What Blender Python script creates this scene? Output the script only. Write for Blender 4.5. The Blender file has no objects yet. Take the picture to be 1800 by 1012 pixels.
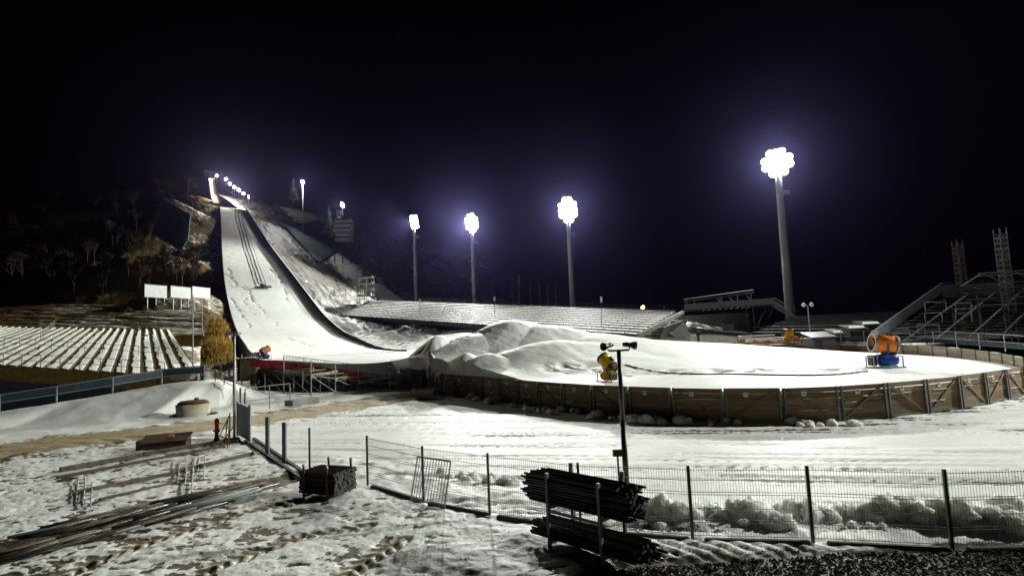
import bpy, math, random
import numpy as np
from mathutils import Vector, Matrix
random.seed(7); rng = np.random.default_rng(7)
S = bpy.context.scene; COL = S.collection
rad = math.radians

# ------------------------------------------------------------------ camera
CAMZ, PITCH, ROLL, FPX = 4.1, rad(5.0), rad(2.5), 1000.0
F_ = Vector((0, math.cos(PITCH), math.sin(PITCH))); R0 = Vector((1, 0, 0)); U0 = R0.cross(F_)
RC = math.cos(ROLL)*R0 - math.sin(ROLL)*U0; UC = math.sin(ROLL)*R0 + math.cos(ROLL)*U0
cam = bpy.data.cameras.new('camera'); cam.lens = 20.0; cam.sensor_width = 36.0; cam.clip_start = 0.1; cam.clip_end = 6000
co = bpy.data.objects.new('camera', cam); COL.objects.link(co)
mw = Matrix.Identity(4)
for i in range(3):
    mw[i][0] = RC[i]; mw[i][1] = UC[i]; mw[i][2] = -F_[i]
mw[2][3] = CAMZ; co.matrix_world = mw; S.camera = co
def pix(x, y, Y):                      # photo pixel + depth -> point
    d = F_ + RC*((x-900)/FPX) + UC*((506-y)/FPX); d = d*(Y/d.y); return Vector((d.x, Y, CAMZ+d.z))
def gnd(x, y, z=0.0):                  # photo pixel on a level
    d = F_ + RC*((x-900)/FPX) + UC*((506-y)/FPX); k = (z-CAMZ)/d.z; return Vector((d.x*k, d.y*k, z))
def hgt(x, y, Y): return pix(x, y, Y).z

# ------------------------------------------------------------------ night sky, exposure
w = bpy.data.worlds.new('World'); S.world = w; w.use_nodes = True
bg = w.node_tree.nodes['Background']; bg.inputs[0].default_value = (0.05, 0.055, 0.16, 1); bg.inputs[1].default_value = 0.0015
S.view_settings.view_transform = 'Standard'; S.view_settings.look = 'None'; S.view_settings.exposure = 0.3; S.view_settings.gamma = 1
S.render.engine = 'CYCLES'; S.cycles.use_denoising = True
S.cycles.max_bounces = 9; S.cycles.diffuse_bounces = 8; S.cycles.glossy_bounces = 2; S.cycles.volume_bounces = 0
S.cycles.transparent_max_bounces = 8; S.cycles.sample_clamp_indirect = 4.0; S.cycles.caustics_reflective = False; S.cycles.caustics_refractive = False

# ------------------------------------------------------------------ helpers
OFF = {}
def props(o, label=None, cat=None, group=None, kind=None):
    if label: o['label'] = label
    if cat: o['category'] = cat
    if group: o['group'] = group
    if kind: o['kind'] = kind
    return o
def thing(name, label, cat, loc=(0, 0, 0), group=None, rotz=0.0):
    o = bpy.data.objects.new(name, None); COL.objects.link(o); o.location = loc; o.rotation_euler = (0, 0, rotz)
    o.empty_display_size = 0.2; OFF[o.name] = Vector(loc); return props(o, label, cat, group)
class MB:
    def __init__(s): s.v = []; s.f = []; s.m = []; s.mi = 0
    def add(s, vs, fs):
        n = len(s.v); s.v += [tuple(p) for p in vs]; s.f += [tuple(i+n for i in f) for f in fs]; s.m += [s.mi]*len(fs); return s
    def obox(s, c, ax, ay, az):
        c, ax, ay, az = map(Vector, (c, ax, ay, az)); P = [c+i*ax+j*ay+k*az for k in (-1, 1) for j in (-1, 1) for i in (-1, 1)]
        return s.add(P, [(0, 2, 3, 1), (4, 5, 7, 6), (0, 1, 5, 4), (2, 6, 7, 3), (0, 4, 6, 2), (1, 3, 7, 5)])
    def box(s, c, sz, rz=0.0):
        a, b = math.cos(rz), math.sin(rz); h = [q/2 for q in sz]
        return s.obox(c, (a*h[0], b*h[0], 0), (-b*h[1], a*h[1], 0), (0, 0, h[2]))
    def beam(s, p0, p1, wd, ht, up=(0, 0, 1)):
        p0, p1 = Vector(p0), Vector(p1); d = p1-p0; L = d.length
        if L < 1e-6: return s
        d /= L; u = Vector(up)
        if abs(d.dot(u)) > .98: u = Vector((1, 0, 0)) if abs(d.x) < .9 else Vector((0, 1, 0))
        sd = d.cross(u).normalized(); u = sd.cross(d)
        return s.obox((p0+p1)/2, d*L/2, sd*wd/2, u*ht/2)
    def tube(s, p0, p1, r0, r1=None, n=8, caps=True):
        r1 = r0 if r1 is None else r1; p0, p1 = Vector(p0), Vector(p1); d = (p1-p0).normalized()
        u = Vector((0, 0, 1)) if abs(d.z) < .9 else Vector((1, 0, 0)); a = d.cross(u).normalized(); b = d.cross(a)
        P = []
        for p, r in ((p0, r0), (p1, r1)):
            for i in range(n):
                t = 2*math.pi*i/n; P.append(p + a*(r*math.cos(t)) + b*(r*math.sin(t)))
        fs = [(i, (i+1) % n, n+(i+1) % n, n+i) for i in range(n)]
        if caps: fs += [tuple(range(n))[::-1], tuple(range(n, 2*n))]
        return s.add(P, fs)
    def lathe(s, o, axis, prof, n=16, ph=0.0):   # prof: (along, radius)
        o = Vector(o); d = Vector(axis).normalized(); u = Vector((0, 0, 1)) if abs(d.z) < .9 else Vector((1, 0, 0))
        a = d.cross(u).normalized(); b = d.cross(a); P = []
        for t, r in prof:
            for i in range(n):
                q = 2*math.pi*i/n+ph; P.append(o + d*t + a*(r*math.cos(q)) + b*(r*math.sin(q)))
        fs = [(k*n+i, k*n+(i+1) % n, (k+1)*n+(i+1) % n, (k+1)*n+i) for k in range(len(prof)-1) for i in range(n)]
        return s.add(P, fs)
    def build(s, name, mat, parent=None, smooth=False, bev=0.0):
        off = OFF.get(parent.name, Vector()) if parent else Vector()
        me = bpy.data.meshes.new(name); me.from_pydata([(p[0]-off.x, p[1]-off.y, p[2]-off.z) for p in s.v], [], s.f)
        mats = mat if isinstance(mat, (list, tuple)) else [mat]
        for m in mats: me.materials.append(MAT[m])
        if len(mats) > 1: me.polygons.foreach_set('material_index', s.m)
        if smooth: me.polygons.foreach_set('use_smooth', [True]*len(me.polygons))
        me.update(); o = bpy.data.objects.new(name, me); COL.objects.link(o)
        if parent: o.parent = parent; OFF[o.name] = off
        if bev: b = o.modifiers.new('bevel', 'BEVEL'); b.width = bev; b.segments = 1; b.limit_method = 'ANGLE'
        return o
def solo(mb, name, mat, label, cat, group=None, smooth=False, bev=0.0, kind=None):
    """one-mesh thing with its origin at its base"""
    a = np.array(mb.v); c = Vector(((a[:, 0].min()+a[:, 0].max())/2, (a[:, 1].min()+a[:, 1].max())/2, a[:, 2].min()))
    mb.v = [(p[0]-c.x, p[1]-c.y, p[2]-c.z) for p in mb.v]
    o = mb.build(name, mat, None, smooth, bev); o.location = c; return props(o, label, cat, group, kind)
def dup(root, loc, rz=0.0, sc=1.0, label=None):
    r = root.copy(); COL.objects.link(r); r.location = loc; r.rotation_euler = (0, 0, rz); r.scale = (sc,)*3 if not isinstance(sc, tuple) else sc
    if label: r['label'] = label
    for ch in list(root.children):
        c = ch.copy(); COL.objects.link(c); c.parent = r
        for g in list(ch.children):
            d = g.copy(); COL.objects.link(d); d.parent = c
    return r
def children(o): return o.children
def grid_mesh(name, X, Y, Z, mat, attrs=None, smooth=True, kind='structure', wrap=False):
    n, m = X.shape; me = bpy.data.meshes.new(name)
    v = np.stack([X, Y, Z], -1).reshape(-1, 3)
    i = np.arange(n*m).reshape(n, m)
    if wrap: i = np.concatenate([i, i[:, :1]], 1)
    q = np.stack([i[:-1, :-1], i[:-1, 1:], i[1:, 1:], i[1:, :-1]], -1).reshape(-1, 4)
    me.vertices.add(len(v)); me.vertices.foreach_set('co', v.astype(np.float32).ravel())
    me.loops.add(q.size); me.loops.foreach_set('vertex_index', q.astype(np.int32).ravel())
    me.polygons.add(len(q)); me.polygons.foreach_set('loop_start', np.arange(0, q.size, 4, dtype=np.int32))
    me.polygons.foreach_set('loop_total', np.full(len(q), 4, dtype=np.int32)); me.update(calc_edges=True); me.validate()
    me.polygons.foreach_set('use_smooth', np.full(len(q), smooth))
    for k, a in (attrs or {}).items():
        at = me.attributes.new(k, 'FLOAT', 'POINT'); at.data.foreach_set('value', a.astype(np.float32).ravel())
    me.materials.append(MAT[mat]); o = bpy.data.objects.new(name, me); COL.objects.link(o)
    if kind: o['kind'] = kind
    return o
# noise
def _h(ix, iy, sd):
    n = (ix.astype(np.int64)*374761393 + iy.astype(np.int64)*668265263 + sd*974634777) & 0x7fffffff
    n = ((n ^ (n >> 13))*1274126177) & 0x7fffffff; n = (n ^ (n >> 16)) & 0xffff; return n/65535.0
def vnoise(x, y, sd=0):
    x = np.asarray(x, float); y = np.asarray(y, float); ix = np.floor(x); iy = np.floor(y); fx = x-ix; fy = y-iy
    fx = fx*fx*fx*(fx*(fx*6-15)+10); fy = fy*fy*fy*(fy*(fy*6-15)+10)
    a = _h(ix, iy, sd); b = _h(ix+1, iy, sd); c = _h(ix, iy+1, sd); d = _h(ix+1, iy+1, sd)
    return (a*(1-fx)+b*fx)*(1-fy)+(c*(1-fx)+d*fx)*fy
def fbm(x, y, sd=0, o=4, g=.5):
    r = 0; a = 1; t = 0
    for k in range(o):
        r = r + a*vnoise(x*2**k + 17.3*k, y*2**k - 9.1*k, sd+k); t += a; a *= g
    return r/t
def ss(a, b, x): t = np.clip((x-a)/(b-a), 0, 1); return t*t*(3-2*t)
def seg_dist(X, Y, pts):               # distance to polyline and arc length along it
    D = np.full(X.shape, 1e9); T = np.zeros(X.shape); SD = np.zeros(X.shape); acc = 0
    for (a, b) in zip(pts[:-1], pts[1:]):
        dx, dy = b[0]-a[0], b[1]-a[1]; L = math.hypot(dx, dy)
        t = np.clip(((X-a[0])*dx+(Y-a[1])*dy)/(L*L), 0, 1); px = a[0]+t*dx-X; py = a[1]+t*dy-Y; d = np.hypot(px, py)
        k = d < D; D = np.where(k, d, D); T = np.where(k, acc+t*L, T); SD = np.where(k, (X-a[0])*dy/L-(Y-a[1])*dx/L, SD); acc += L
    return D, T, SD
class TPS:
    def __init__(s, pts, lam=.5):
        P = np.array([tuple(p) for p in pts], float); s.p = P[:, :2]/50; n = len(P)
        K = s.k(s.p[:, None, :]-s.p[None]); K += np.eye(n)*lam*.02
        A = np.zeros((n+3, n+3)); A[:n, :n] = K; A[:n, n] = 1; A[:n, n+1:] = s.p; A[n, :n] = 1; A[n+1:, :n] = s.p.T
        s.c = np.linalg.solve(A, np.concatenate([P[:, 2], [0, 0, 0]]))
    def k(s, d): r2 = (d**2).sum(-1)+1e-12; return .5*r2*np.log(r2)
    def __call__(s, X, Y):
        X = np.asarray(X, float); Y = np.asarray(Y, float); sh = X.shape; q = np.stack([X.ravel(), Y.ravel()], -1)/50; out = np.zeros(len(q)); n = len(s.p)
        for i in range(0, len(q), 20000):
            qq = q[i:i+20000]; out[i:i+20000] = s.k(qq[:, None]-s.p[None])@s.c[:n] + s.c[n] + qq@s.c[n+1:]
        return out.reshape(sh)

# ------------------------------------------------------------------ materials
MAT = {}
def mat(name, c1, c2=None, scale=3.0, rough=.7, metal=0.0, bump=0.0, bscale=None, emit=None, rnd=0.0, stretch=None, thr=None, alpha=None, spec=.3):
    m = bpy.data.materials.new(name); m.use_nodes = True; nt = m.node_tree; N = nt.nodes; L = nt.links; b = N['Principled BSDF']
    b.inputs['Roughness'].default_value = rough; b.inputs['Metallic'].default_value = metal; b.inputs['Specular IOR Level'].default_value = spec
    c2 = c2 or tuple(q*.7 for q in c1); tc = N.new('ShaderNodeTexCoord'); mp = N.new('ShaderNodeMapping'); L.new(tc.outputs['Object'], mp.inputs[0])
    if stretch: mp.inputs['Scale'].default_value = stretch
    nz = N.new('ShaderNodeTexNoise'); nz.inputs['Scale'].default_value = scale; nz.inputs['Detail'].default_value = 6; L.new(mp.outputs[0], nz.inputs['Vector'])
    rp = N.new('ShaderNodeValToRGB'); lo, hi = thr or (.35, .65); rp.color_ramp.elements[0].position = lo; rp.color_ramp.elements[1].position = hi
    rp.color_ramp.elements[0].color = (*c2, 1); rp.color_ramp.elements[1].color = (*c1, 1); L.new(nz.outputs[0], rp.inputs[0]); out = rp.outputs[0]
    if rnd:
        oi = N.new('ShaderNodeObjectInfo'); hs = N.new('ShaderNodeHueSaturation'); mr = N.new('ShaderNodeMapRange')
        mr.inputs[3].default_value = 1-rnd; mr.inputs[4].default_value = 1+rnd; L.new(oi.outputs['Random'], mr.inputs[0]); L.new(mr.outputs[0], hs.inputs['Value']); L.new(out, hs.inputs['Color']); out = hs.outputs[0]
        vm = N.new('ShaderNodeVectorMath'); vm.operation = 'ADD'; ml = N.new('ShaderNodeVectorMath'); ml.operation = 'SCALE'; ml.inputs[0].default_value = (13.7, 7.1, 3.3)
        L.new(oi.outputs['Random'], ml.inputs['Scale']); L.new(tc.outputs['Object'], vm.inputs[0]); L.new(ml.outputs[0], vm.inputs[1]); L.new(vm.outputs[0], mp.inputs[0])
    L.new(out, b.inputs['Base Color'])
    if bump:
        n2 = N.new('ShaderNodeTexNoise'); n2.inputs['Scale'].default_value = bscale or scale*4; n2.inputs['Detail'].default_value = 5; L.new(mp.outputs[0], n2.inputs['Vector'])
        bp = N.new('ShaderNodeBump'); bp.inputs['Strength'].default_value = 1.0; bp.inputs['Distance'].default_value = bump; L.new(n2.outputs[0], bp.inputs['Height']); L.new(bp.outputs[0], b.inputs['Normal'])
    if emit:
        b.inputs['Emission Color'].default_value = (*emit[0], 1); b.inputs['Emission Strength'].default_value = emit[1]; m.cycles.emission_sampling = 'NONE'
    MAT[name] = m; return m
def snow_mat(name, soil, grains, snow=(.87, .885, .86), snow2=(.78, .795, .765), bump=.02, bscale=6.0, rough=.55, mud=None):
    """snow with soil showing through where the 'soil' attribute is high, broken up by noise"""
    m = bpy.data.materials.new(name); m.use_nodes = True; nt = m.node_tree; N = nt.nodes; L = nt.links; b = N['Principled BSDF']
    b.inputs['Roughness'].default_value = rough; b.inputs['Specular IOR Level'].default_value = .25
    tc = N.new('ShaderNodeTexCoord'); at = N.new('ShaderNodeAttribute'); at.attribute_name = 'soil'
    def nz(sc, det=6): n = N.new('ShaderNodeTexNoise'); n.inputs['Scale'].default_value = sc; n.inputs['Detail'].default_value = det; L.new(tc.outputs['Object'], n.inputs['Vector']); return n.outputs[0]
    def ramp(src, p0, p1, c0, c1): r = N.new('ShaderNodeValToRGB'); e = r.color_ramp.elements; e[0].position = p0; e[1].position = p1; e[0].color = (*c0, 1); e[1].color = (*c1, 1); L.new(src, r.inputs[0]); return r.outputs[0]
    sn = ramp(nz(.6), .3, .7, snow2, snow); so = ramp(nz(grains), .35, .65, tuple(q*.45 for q in soil), soil)
    ad = N.new('ShaderNodeMath'); ad.operation = 'MULTIPLY_ADD'; L.new(nz(grains*.6, 8), ad.inputs[0]); ad.inputs[1].default_value = .9; L.new(at.outputs['Fac'], ad.inputs[2])
    mk = ramp(ad.outputs[0], .80, 1.02, (0, 0, 0), (1, 1, 1))
    if mud:
        a2 = N.new('ShaderNodeAttribute'); a2.attribute_name = 'mud'; m2 = N.new('ShaderNodeMix'); m2.data_type = 'RGBA'; L.new(a2.outputs['Fac'], m2.inputs['Factor']); L.new(so, m2.inputs['A']); L.new(ramp(nz(2.5), .3, .7, tuple(q*.6 for q in mud), mud), m2.inputs['B']); so = m2.outputs['Result']
    mx = N.new('ShaderNodeMix'); mx.data_type = 'RGBA'; L.new(mk, mx.inputs['Factor']); L.new(sn, mx.inputs['A']); L.new(so, mx.inputs['B']); L.new(mx.outputs['Result'], b.inputs['Base Color'])
    n2 = nz(bscale, 8); bp = N.new('ShaderNodeBump'); bp.inputs['Distance'].default_value = bump; L.new(n2, bp.inputs['Height']); L.new(bp.outputs[0], b.inputs['Normal'])
    MAT[name] = m; return m
snow_mat('ground', (.10, .075, .045), 9.0, bump=.016, bscale=9.0, mud=(.46, .36, .20))
snow_mat('hill', (.19, .125, .04), 1.6, bump=.12, bscale=1.6)
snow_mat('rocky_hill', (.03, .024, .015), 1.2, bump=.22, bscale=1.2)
snow_mat('clean_snow', (.15, .13, .11), 4.0, bump=.012, bscale=5.0)
mat('snow', (.87, .885, .86), (.78, .795, .77), 2.0, .55, bump=.02, bscale=8)
mat('snow_lump', (.87, .88, .84), (.72, .73, .66), 2.5, .6, bump=.03, bscale=9, rnd=.12)
for _m in ('snow_lump',):
    _b = MAT[_m].node_tree.nodes['Principled BSDF']; _b.inputs['Subsurface Weight'].default_value = .85; _b.inputs['Subsurface Radius'].default_value = (1, 1, .95); _b.inputs['Subsurface Scale'].default_value = .35
mat('plank', (.27, .18, .10), (.13, .085, .048), 3.0, .8, bump=.004, bscale=30, rnd=.3, stretch=(1, 1, 9))
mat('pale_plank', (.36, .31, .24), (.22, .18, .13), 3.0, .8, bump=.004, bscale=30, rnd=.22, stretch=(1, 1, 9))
mat('dark_plank', (.075, .055, .045), (.04, .03, .027), 2.0, .8, bump=.004, bscale=30, rnd=.25)
mat('old_timber', (.16, .13, .10), (.08, .065, .05), 4.0, .85, bump=.006, bscale=30, rnd=.3)
mat('galv', (.36, .38, .38), (.25, .27, .27), 6.0, .5, .5)
mat('grey_green', (.17, .20, .18), (.11, .13, .12), 6.0, .55, .3)
mat('blue_grey', (.22, .26, .33), (.16, .19, .25), 4.0, .55, .2)
mat('dark_steel', (.085, .08, .075), (.045, .042, .04), 12.0, .36, .6, rnd=.35)
mat('pipe_end', (.34, .33, .31), (.16, .15, .14), 25.0, .5, .4)
mat('mast_steel', (.42, .44, .45), (.36, .38, .39), 1.0, .5, .2)
mat('concrete', (.30, .29, .27), (.21, .20, .19), 2.0, .85, bump=.01, bscale=20)
mat('dark_concrete', (.13, .125, .12), (.09, .085, .08), 1.5, .9, bump=.01, bscale=15)
mat('pale_concrete', (.52, .47, .36), (.38, .34, .26), 2.0, .8, bump=.006, bscale=20)
mat('rust', (.16, .065, .03), (.07, .03, .018), 5.0, .8, bump=.006, bscale=20)
mat('red', (.50, .025, .02), (.33, .015, .015), 3.0, .55)
mat('banner_red', (.42, .035, .03), (.27, .022, .02), 1.2, .6, bump=.02, bscale=5)
mat('dark_purple', (.06, .03, .06), (.035, .02, .035), 2.0, .6)
mat('orange', (.85, .22, .01), (.72, .17, .008), 3.0, .4)
mat('yellow', (.75, .46, .01), (.60, .34, .008), 3.0, .4)
mat('blue', (.01, .055, .32), (.008, .035, .22), 3.0, .4)
mat('black', (.012, .012, .013), (.008, .008, .009), 6.0, .6)
mat('white', (.78, .79, .78), (.70, .72, .70), 2.0, .5)
mat('tarp', (.22, .05, .04), (.13, .03, .025), 2.0, .55, bump=.03, bscale=3)
mat('tarp_grey', (.20, .14, .11), (.12, .085, .07), 2.0, .6, bump=.03, bscale=3)
mat('net', (.06, .13, .21), (.03, .075, .13), 1.2, .7, stretch=(1, 1, 4))
mat('teal_panel', (.03, .055, .062), (.02, .038, .044), 2.0, .5)
mat('dry_grass', (.55, .34, .06), (.30, .18, .03), 3.0, .85, rnd=.2)
mat('earth', (.30, .20, .05), (.18, .125, .035), 2.5, .95, bump=.05, bscale=5)
mat('grass_green', (.25, .21, .05), (.15, .13, .035), 2.5, .95, bump=.05, bscale=5)
mat('needles', (.075, .12, .03), (.035, .06, .02), 4.0, .8, rnd=.25)
mat('bush', (.075, .04, .016), (.03, .018, .009), 2.0, .9, rnd=.35)
mat('bark', (.09, .065, .045), (.05, .035, .025), 6.0, .95, bump=.02)
mat('gravel', (.075, .065, .055), (.03, .026, .022), 30.0, .9, rnd=.4)
mat('cloth_dark', (.02, .02, .028), (.014, .014, .02), 8.0, .9)
mat('skin', (.45, .28, .21), (.40, .25, .18), 8.0, .6)
mat('hat', (.5, .5, .5), (.4, .4, .42), 8.0, .9)
mat('lens', (.9, .9, .9), None, 1, .3, emit=((1, .985, .93), 60))
mat('lens_warm', (.9, .85, .7), None, 1, .3, emit=((1, .93, .62), 40))
mat('lens_orange', (.9, .6, .4), None, 1, .3, emit=((1, .55, .3), 25))
mat('dim_rust', (.07, .03, .02), (.04, .02, .014), 5.0, .8)
mat('post_grey', (.14, .15, .165), (.10, .105, .12), 4.0, .6, .2)
mat('dark_net', (.006, .018, .035), (.004, .011, .022), 1.2, .8)
mat('dark_galv', (.11, .115, .11), (.07, .075, .07), 5.0, .6, .2)  # steel darkened in colour to offset floodlight spill on the grandstand
mat('dim_screen', (.07, .08, .095), (.05, .055, .065), 4.0, .7)
mat('wire', (.13, .14, .13), (.09, .10, .09), 10.0, .5, .4)
# ------------------------------------------------------------------ hill axis
AX = Vector((-.515, .857)); WX = Vector((.857, .515)); O0 = Vector((-22, 107))
def sl(X, Y): return (X-O0.x)*AX.x+(Y-O0.y)*AX.y, (X-O0.x)*WX.x+(Y-O0.y)*WX.y
def xy(s, l): return O0.x+s*AX.x+l*WX.x, O0.y+s*AX.y+l*WX.y
_s = np.linspace(-120, 420, 1081)
_z = np.interp(_s, [-120, -60, -40, 0, 11, 32, 48, 69, 117, 160, 168, 190, 290, 420], [2.6, 2.8, 2.8, 2.5, 3.0, 6.2, 11.1, 20.3, 41.2, 62.5, 66, 72, 104, 135])
_k = np.exp(-(np.arange(-30, 31)/9)**2); _k /= _k.sum(); _z = np.convolve(np.pad(_z, 30, mode='edge'), _k, 'valid')
def zs(s): return np.interp(s, _s, _z)
def to_px(x, y, z):
    v = Vector((x, y, z-CAMZ)); k = v.dot(F_); return 900+FPX*v.dot(RC)/k, 506-FPX*v.dot(UC)/k
_ls = np.arange(-40, 170, 6.0); _lv = []
for s0 in _ls:                          # left edge of the slope, from the photographed edge and the profile
    best = (1e9, -25)
    for l0 in np.arange(-44, -9, .1):
        x0, y0 = xy(s0, l0); px, py = to_px(x0, y0, float(zs(s0))+.0); e = abs(px-float(np.interp(py, [340, 366, 400, 450, 500, 540, 575, 603, 625, 660], [387, 388, 389, 391, 395, 402, 412, 425, 442, 470])))
        if e < best[0]: best = (e, l0)
    _lv.append(best[1])
_lv = np.convolve(np.pad(_lv, 2, mode='edge'), np.ones(5)/5, 'valid'); print('LEFT', list(zip(_ls, np.round(_lv, 1))))
def lleft(s): return np.interp(s, _ls, _lv)
def lright(s): return np.interp(s, [-69, -55, 0, 160, 420], [28.5, 27, 0, -8.6, -20])

# ------------------------------------------------------------------ outrun ring (plan of the wooden barrier)
RING = [gnd(780, 690), gnd(880, 704), gnd(1000, 721), gnd(1100, 731), gnd(1200, 738), gnd(1300, 742), gnd(1400, 742), gnd(1500, 738), gnd(1600, 728), gnd(1680, 718), gnd(1730, 709)]
RING = [(p.x, p.y) for p in RING]
RFAR = [(28.3, 31.2), (31.5, 36), (34.3, 42), (36.2, 49), (37, 56), (36.6, 63), (33.5, 70), (28.5, 75)]
def resample(pts, step):
    P = [Vector(p) for p in pts]; L = [0]
    for a, b in zip(P[:-1], P[1:]): L.append(L[-1]+(b-a).length)
    n = max(1, round(L[-1]/step)); A = np.array([tuple(p) for p in P]); t = np.linspace(0, L[-1], n+1)
    return [Vector([np.interp(q, L, A[:, k]) for k in range(A.shape[1])]) for q in t]
def smooth_pts(pts, it=3):
    for _ in range(it):
        q = [pts[0]]
        for a, b in zip(pts[:-1], pts[1:]): q += [tuple(np.array(a)*.75+np.array(b)*.25), tuple(np.array(a)*.25+np.array(b)*.75)]
        pts = q+[pts[-1]]
    return pts
RINGS = smooth_pts(RING+RFAR)

# snow inside: smooth sheet through measured levels, plus the heaps
ctl = [(p[0], p[1], 1.32) for p in RING] + [(p[0], p[1], .95) for p in RFAR[:4]] + [(37, 56, .9), (36.6, 63, 1.0), (33.5, 70, 1.5), (28.5, 75, 1.9),
       (-27, 58, 2.95), (-18, 55, 2.2), (-10.5, 52, 1.55), (-46, 95, 2.6), (-22, 107, 2.45), (-37, 76, 2.8), (5, 93, 2.6), (-5, 75, 2.4), (10, 60, 2.55), (20, 56, 2.75), (14, 48, 2.2), (18, 40, 1.6), (12, 34, 1.5), (25, 40, 1.25), (28, 52, 1.6), (22, 68, 2.3)]
T_out = TPS(ctl)
HEAP = []
def heap(px, py, D, rx, ry=None, rot=0.0, pw=2.0): p = pix(px, py, D); HEAP.append((p.x, p.y, p.z, rx, ry or rx, rot, pw))
heap(895, 562, 54, 6.0, 7, 0, 1.9); heap(940, 572, 53, 7.0, 7, 0, 2.0); heap(990, 587, 52, 7.5, 7, 0, 2.2); heap(842, 586, 52, 6.0, 6, 0, 2.0)
heap(1060, 603, 51, 7, 6, 0, 2.2); heap(960, 600, 45, 6.0, 4.6, .25, 2.0); heap(862, 622, 43, 2.6, 3.4, .5, 1.6)
heap(822, 621, 44, 1.8, 2.6, .6, 1.6); heap(771, 591, 50.5, 1.7, 2.2, 0, 2.6); heap(795, 597, 51, 2.2, 2.5, 0, 2.2); heap(747, 611, 47.0, 1.45, 1.7, 0, 1.7); heap(760, 640, 45.6, 1.1, 1.3, 0, 2.0)
def z_out(X, Y):
    b = T_out(X, Y); e = b.copy(); n1_ = .5*(fbm(X*.35, Y*.35, 5)-.5)*2; n2_ = .5*(fbm(X*.35, Y*.35, 9)-.5)*2
    for (hx, hy, hz, rx, ry, rot, pw) in HEAP:
        base = float(T_out(np.array([hx]), np.array([hy]))[0]); c, s_ = math.cos(rot), math.sin(rot)
        dx = X-hx+n1_; dy = Y-hy+n2_
        d = np.sqrt(((dx*c+dy*s_)/rx)**2 + ((-dx*s_+dy*c)/ry)**2)
        hh = b + (hz-base)*np.exp(-(d**pw)*.9)
        k = .5; m = np.maximum(e, hh); e = m + k*np.log(np.exp((e-m)/k)+np.exp((hh-m)/k)) - k*math.log(2)*np.exp(-np.abs(e-hh)/k)
    return e
POLY = RINGS + [(16, 84), (0, 96), (-22, 107), tuple(xy(0, lleft(0))), tuple(xy(-20, lleft(-20))), (-28.5, 61.5), (-18.5, 57.5), (-11.8, 54.6), (-9.3, 50.2), (-6.5, 46.5)]
PC = (0.0, 64.0)
def poly_radius(th):
    out = np.zeros_like(th); P = np.array([tuple(p) for p in POLY])-np.array(PC); Q = np.roll(P, -1, 0)
    c, s_ = np.cos(th), np.sin(th)
    for a, b in zip(P, Q):
        e = b-a; den = c*e[1]-s_*e[0]; den = np.where(np.abs(den) < 1e-9, 1e-9, den)
        t = (a[0]*e[1]-a[1]*e[0])/den; u = (a[0]*s_-a[1]*c)/den
        out = np.where((t > 0) & (u >= -1e-6) & (u <= 1+1e-6), np.maximum(out, t), out)
    return out
th = np.linspace(0, 2*math.pi, 901)[:-1]; Rr = poly_radius(th)
tt = np.linspace(0.004, 1, 230)[:, None]
X = PC[0]+np.cos(th)[None]*Rr[None]*tt; Y = PC[1]+np.sin(th)[None]*Rr[None]*tt; Z = z_out(X, Y); Z0_ = Z.copy()
ft = gnd(1150, 668, 1.4); D1, _, _ = seg_dist(X, Y, [tuple(gnd(x, y, 1.35).xy) for x, y in ((1000, 662), (1100, 662), (1300, 655), (1500, 650), (1640, 655))])
tr = ss(2.6, .3, D1); Z = Z + tr*(.26*(fbm(X*1.8, Y*1.8, 3, 4)-.5)) - .16*tr*ss(.62, .75, vnoise(X*1.6, Y*1.6, 8)) + .05*(fbm(X*.5, Y*.5, 31)-.5)
mo = ss(.4, 2, Z0_-T_out(X, Y)); Z = Z + mo*(.05*(fbm(X*1.3, Y*1.3, 12, 4)-.5) + .04*(fbm(X*4, Y*4, 13, 3)-.5))
soil = .08 + .30*tr*ss(.40, .7, fbm(X*1.5, Y*1.5, 4)); Zs = np.concatenate([Z, np.full((1, Z.shape[1]), -.6)], 0)
outrun = grid_mesh('snow_outrun', np.concatenate([X, X[-1:]], 0), np.concatenate([Y, Y[-1:]], 0), Zs, 'clean_snow', {'soil': np.concatenate([soil, .75+.4*vnoise(th*60, th*0, 7)[None]], 0)}, wrap=True)
def zo(x, y): return float(z_out(np.array([x], float), np.array([y], float))[0])

# ------------------------------------------------------------------ ground in front: yard, track round the outrun, bank on the left
ROAD = [tuple(gnd(x, y).xy) for x, y in ((-260, 840), (0, 789), (130, 773), (240, 761), (420, 741), (560, 720), (650, 706), (760, 693))]
TYRE1 = [tuple(gnd(x, y).xy) for x, y in ((60, 1030), (150, 990), (260, 952), (400, 908), (520, 880))]
TYRE2 = [tuple(gnd(x, y).xy) for x, y in ((300, 1030), (400, 985), (520, 945), (640, 925))]
TYRE3 = [tuple(gnd(x, y).xy) for x, y in ((560, 1040), (640, 985), (700, 950))]
BASEP = [(gnd(x, y).x, gnd(x, y).y) for x, y in ((-300, 800), (0, 756), (120, 748), (240, 738), (330, 722), (400, 712))]
CREST = [pix(-250, 760, 35), pix(0, 723, 39), pix(100, 708, 40), pix(200, 691, 41.5), pix(300, 673, 44.5), pix(360, 668, 44.5), pix(400, 676, 43)]
FENCE = [(-12.0, 25.4), (-9.75, 22.5), (-8.45, 20.9), (-7.0, 19.4), (-4.45, 17.0), (-2.52, 15.1), (-.75, 13.7), (1.25, 12.6), (3.36, 11.67), (5.5, 11.2), (7.8, 10.76), (10.1, 10.55), (12.5, 10.6), (15.0, 10.9)]
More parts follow.
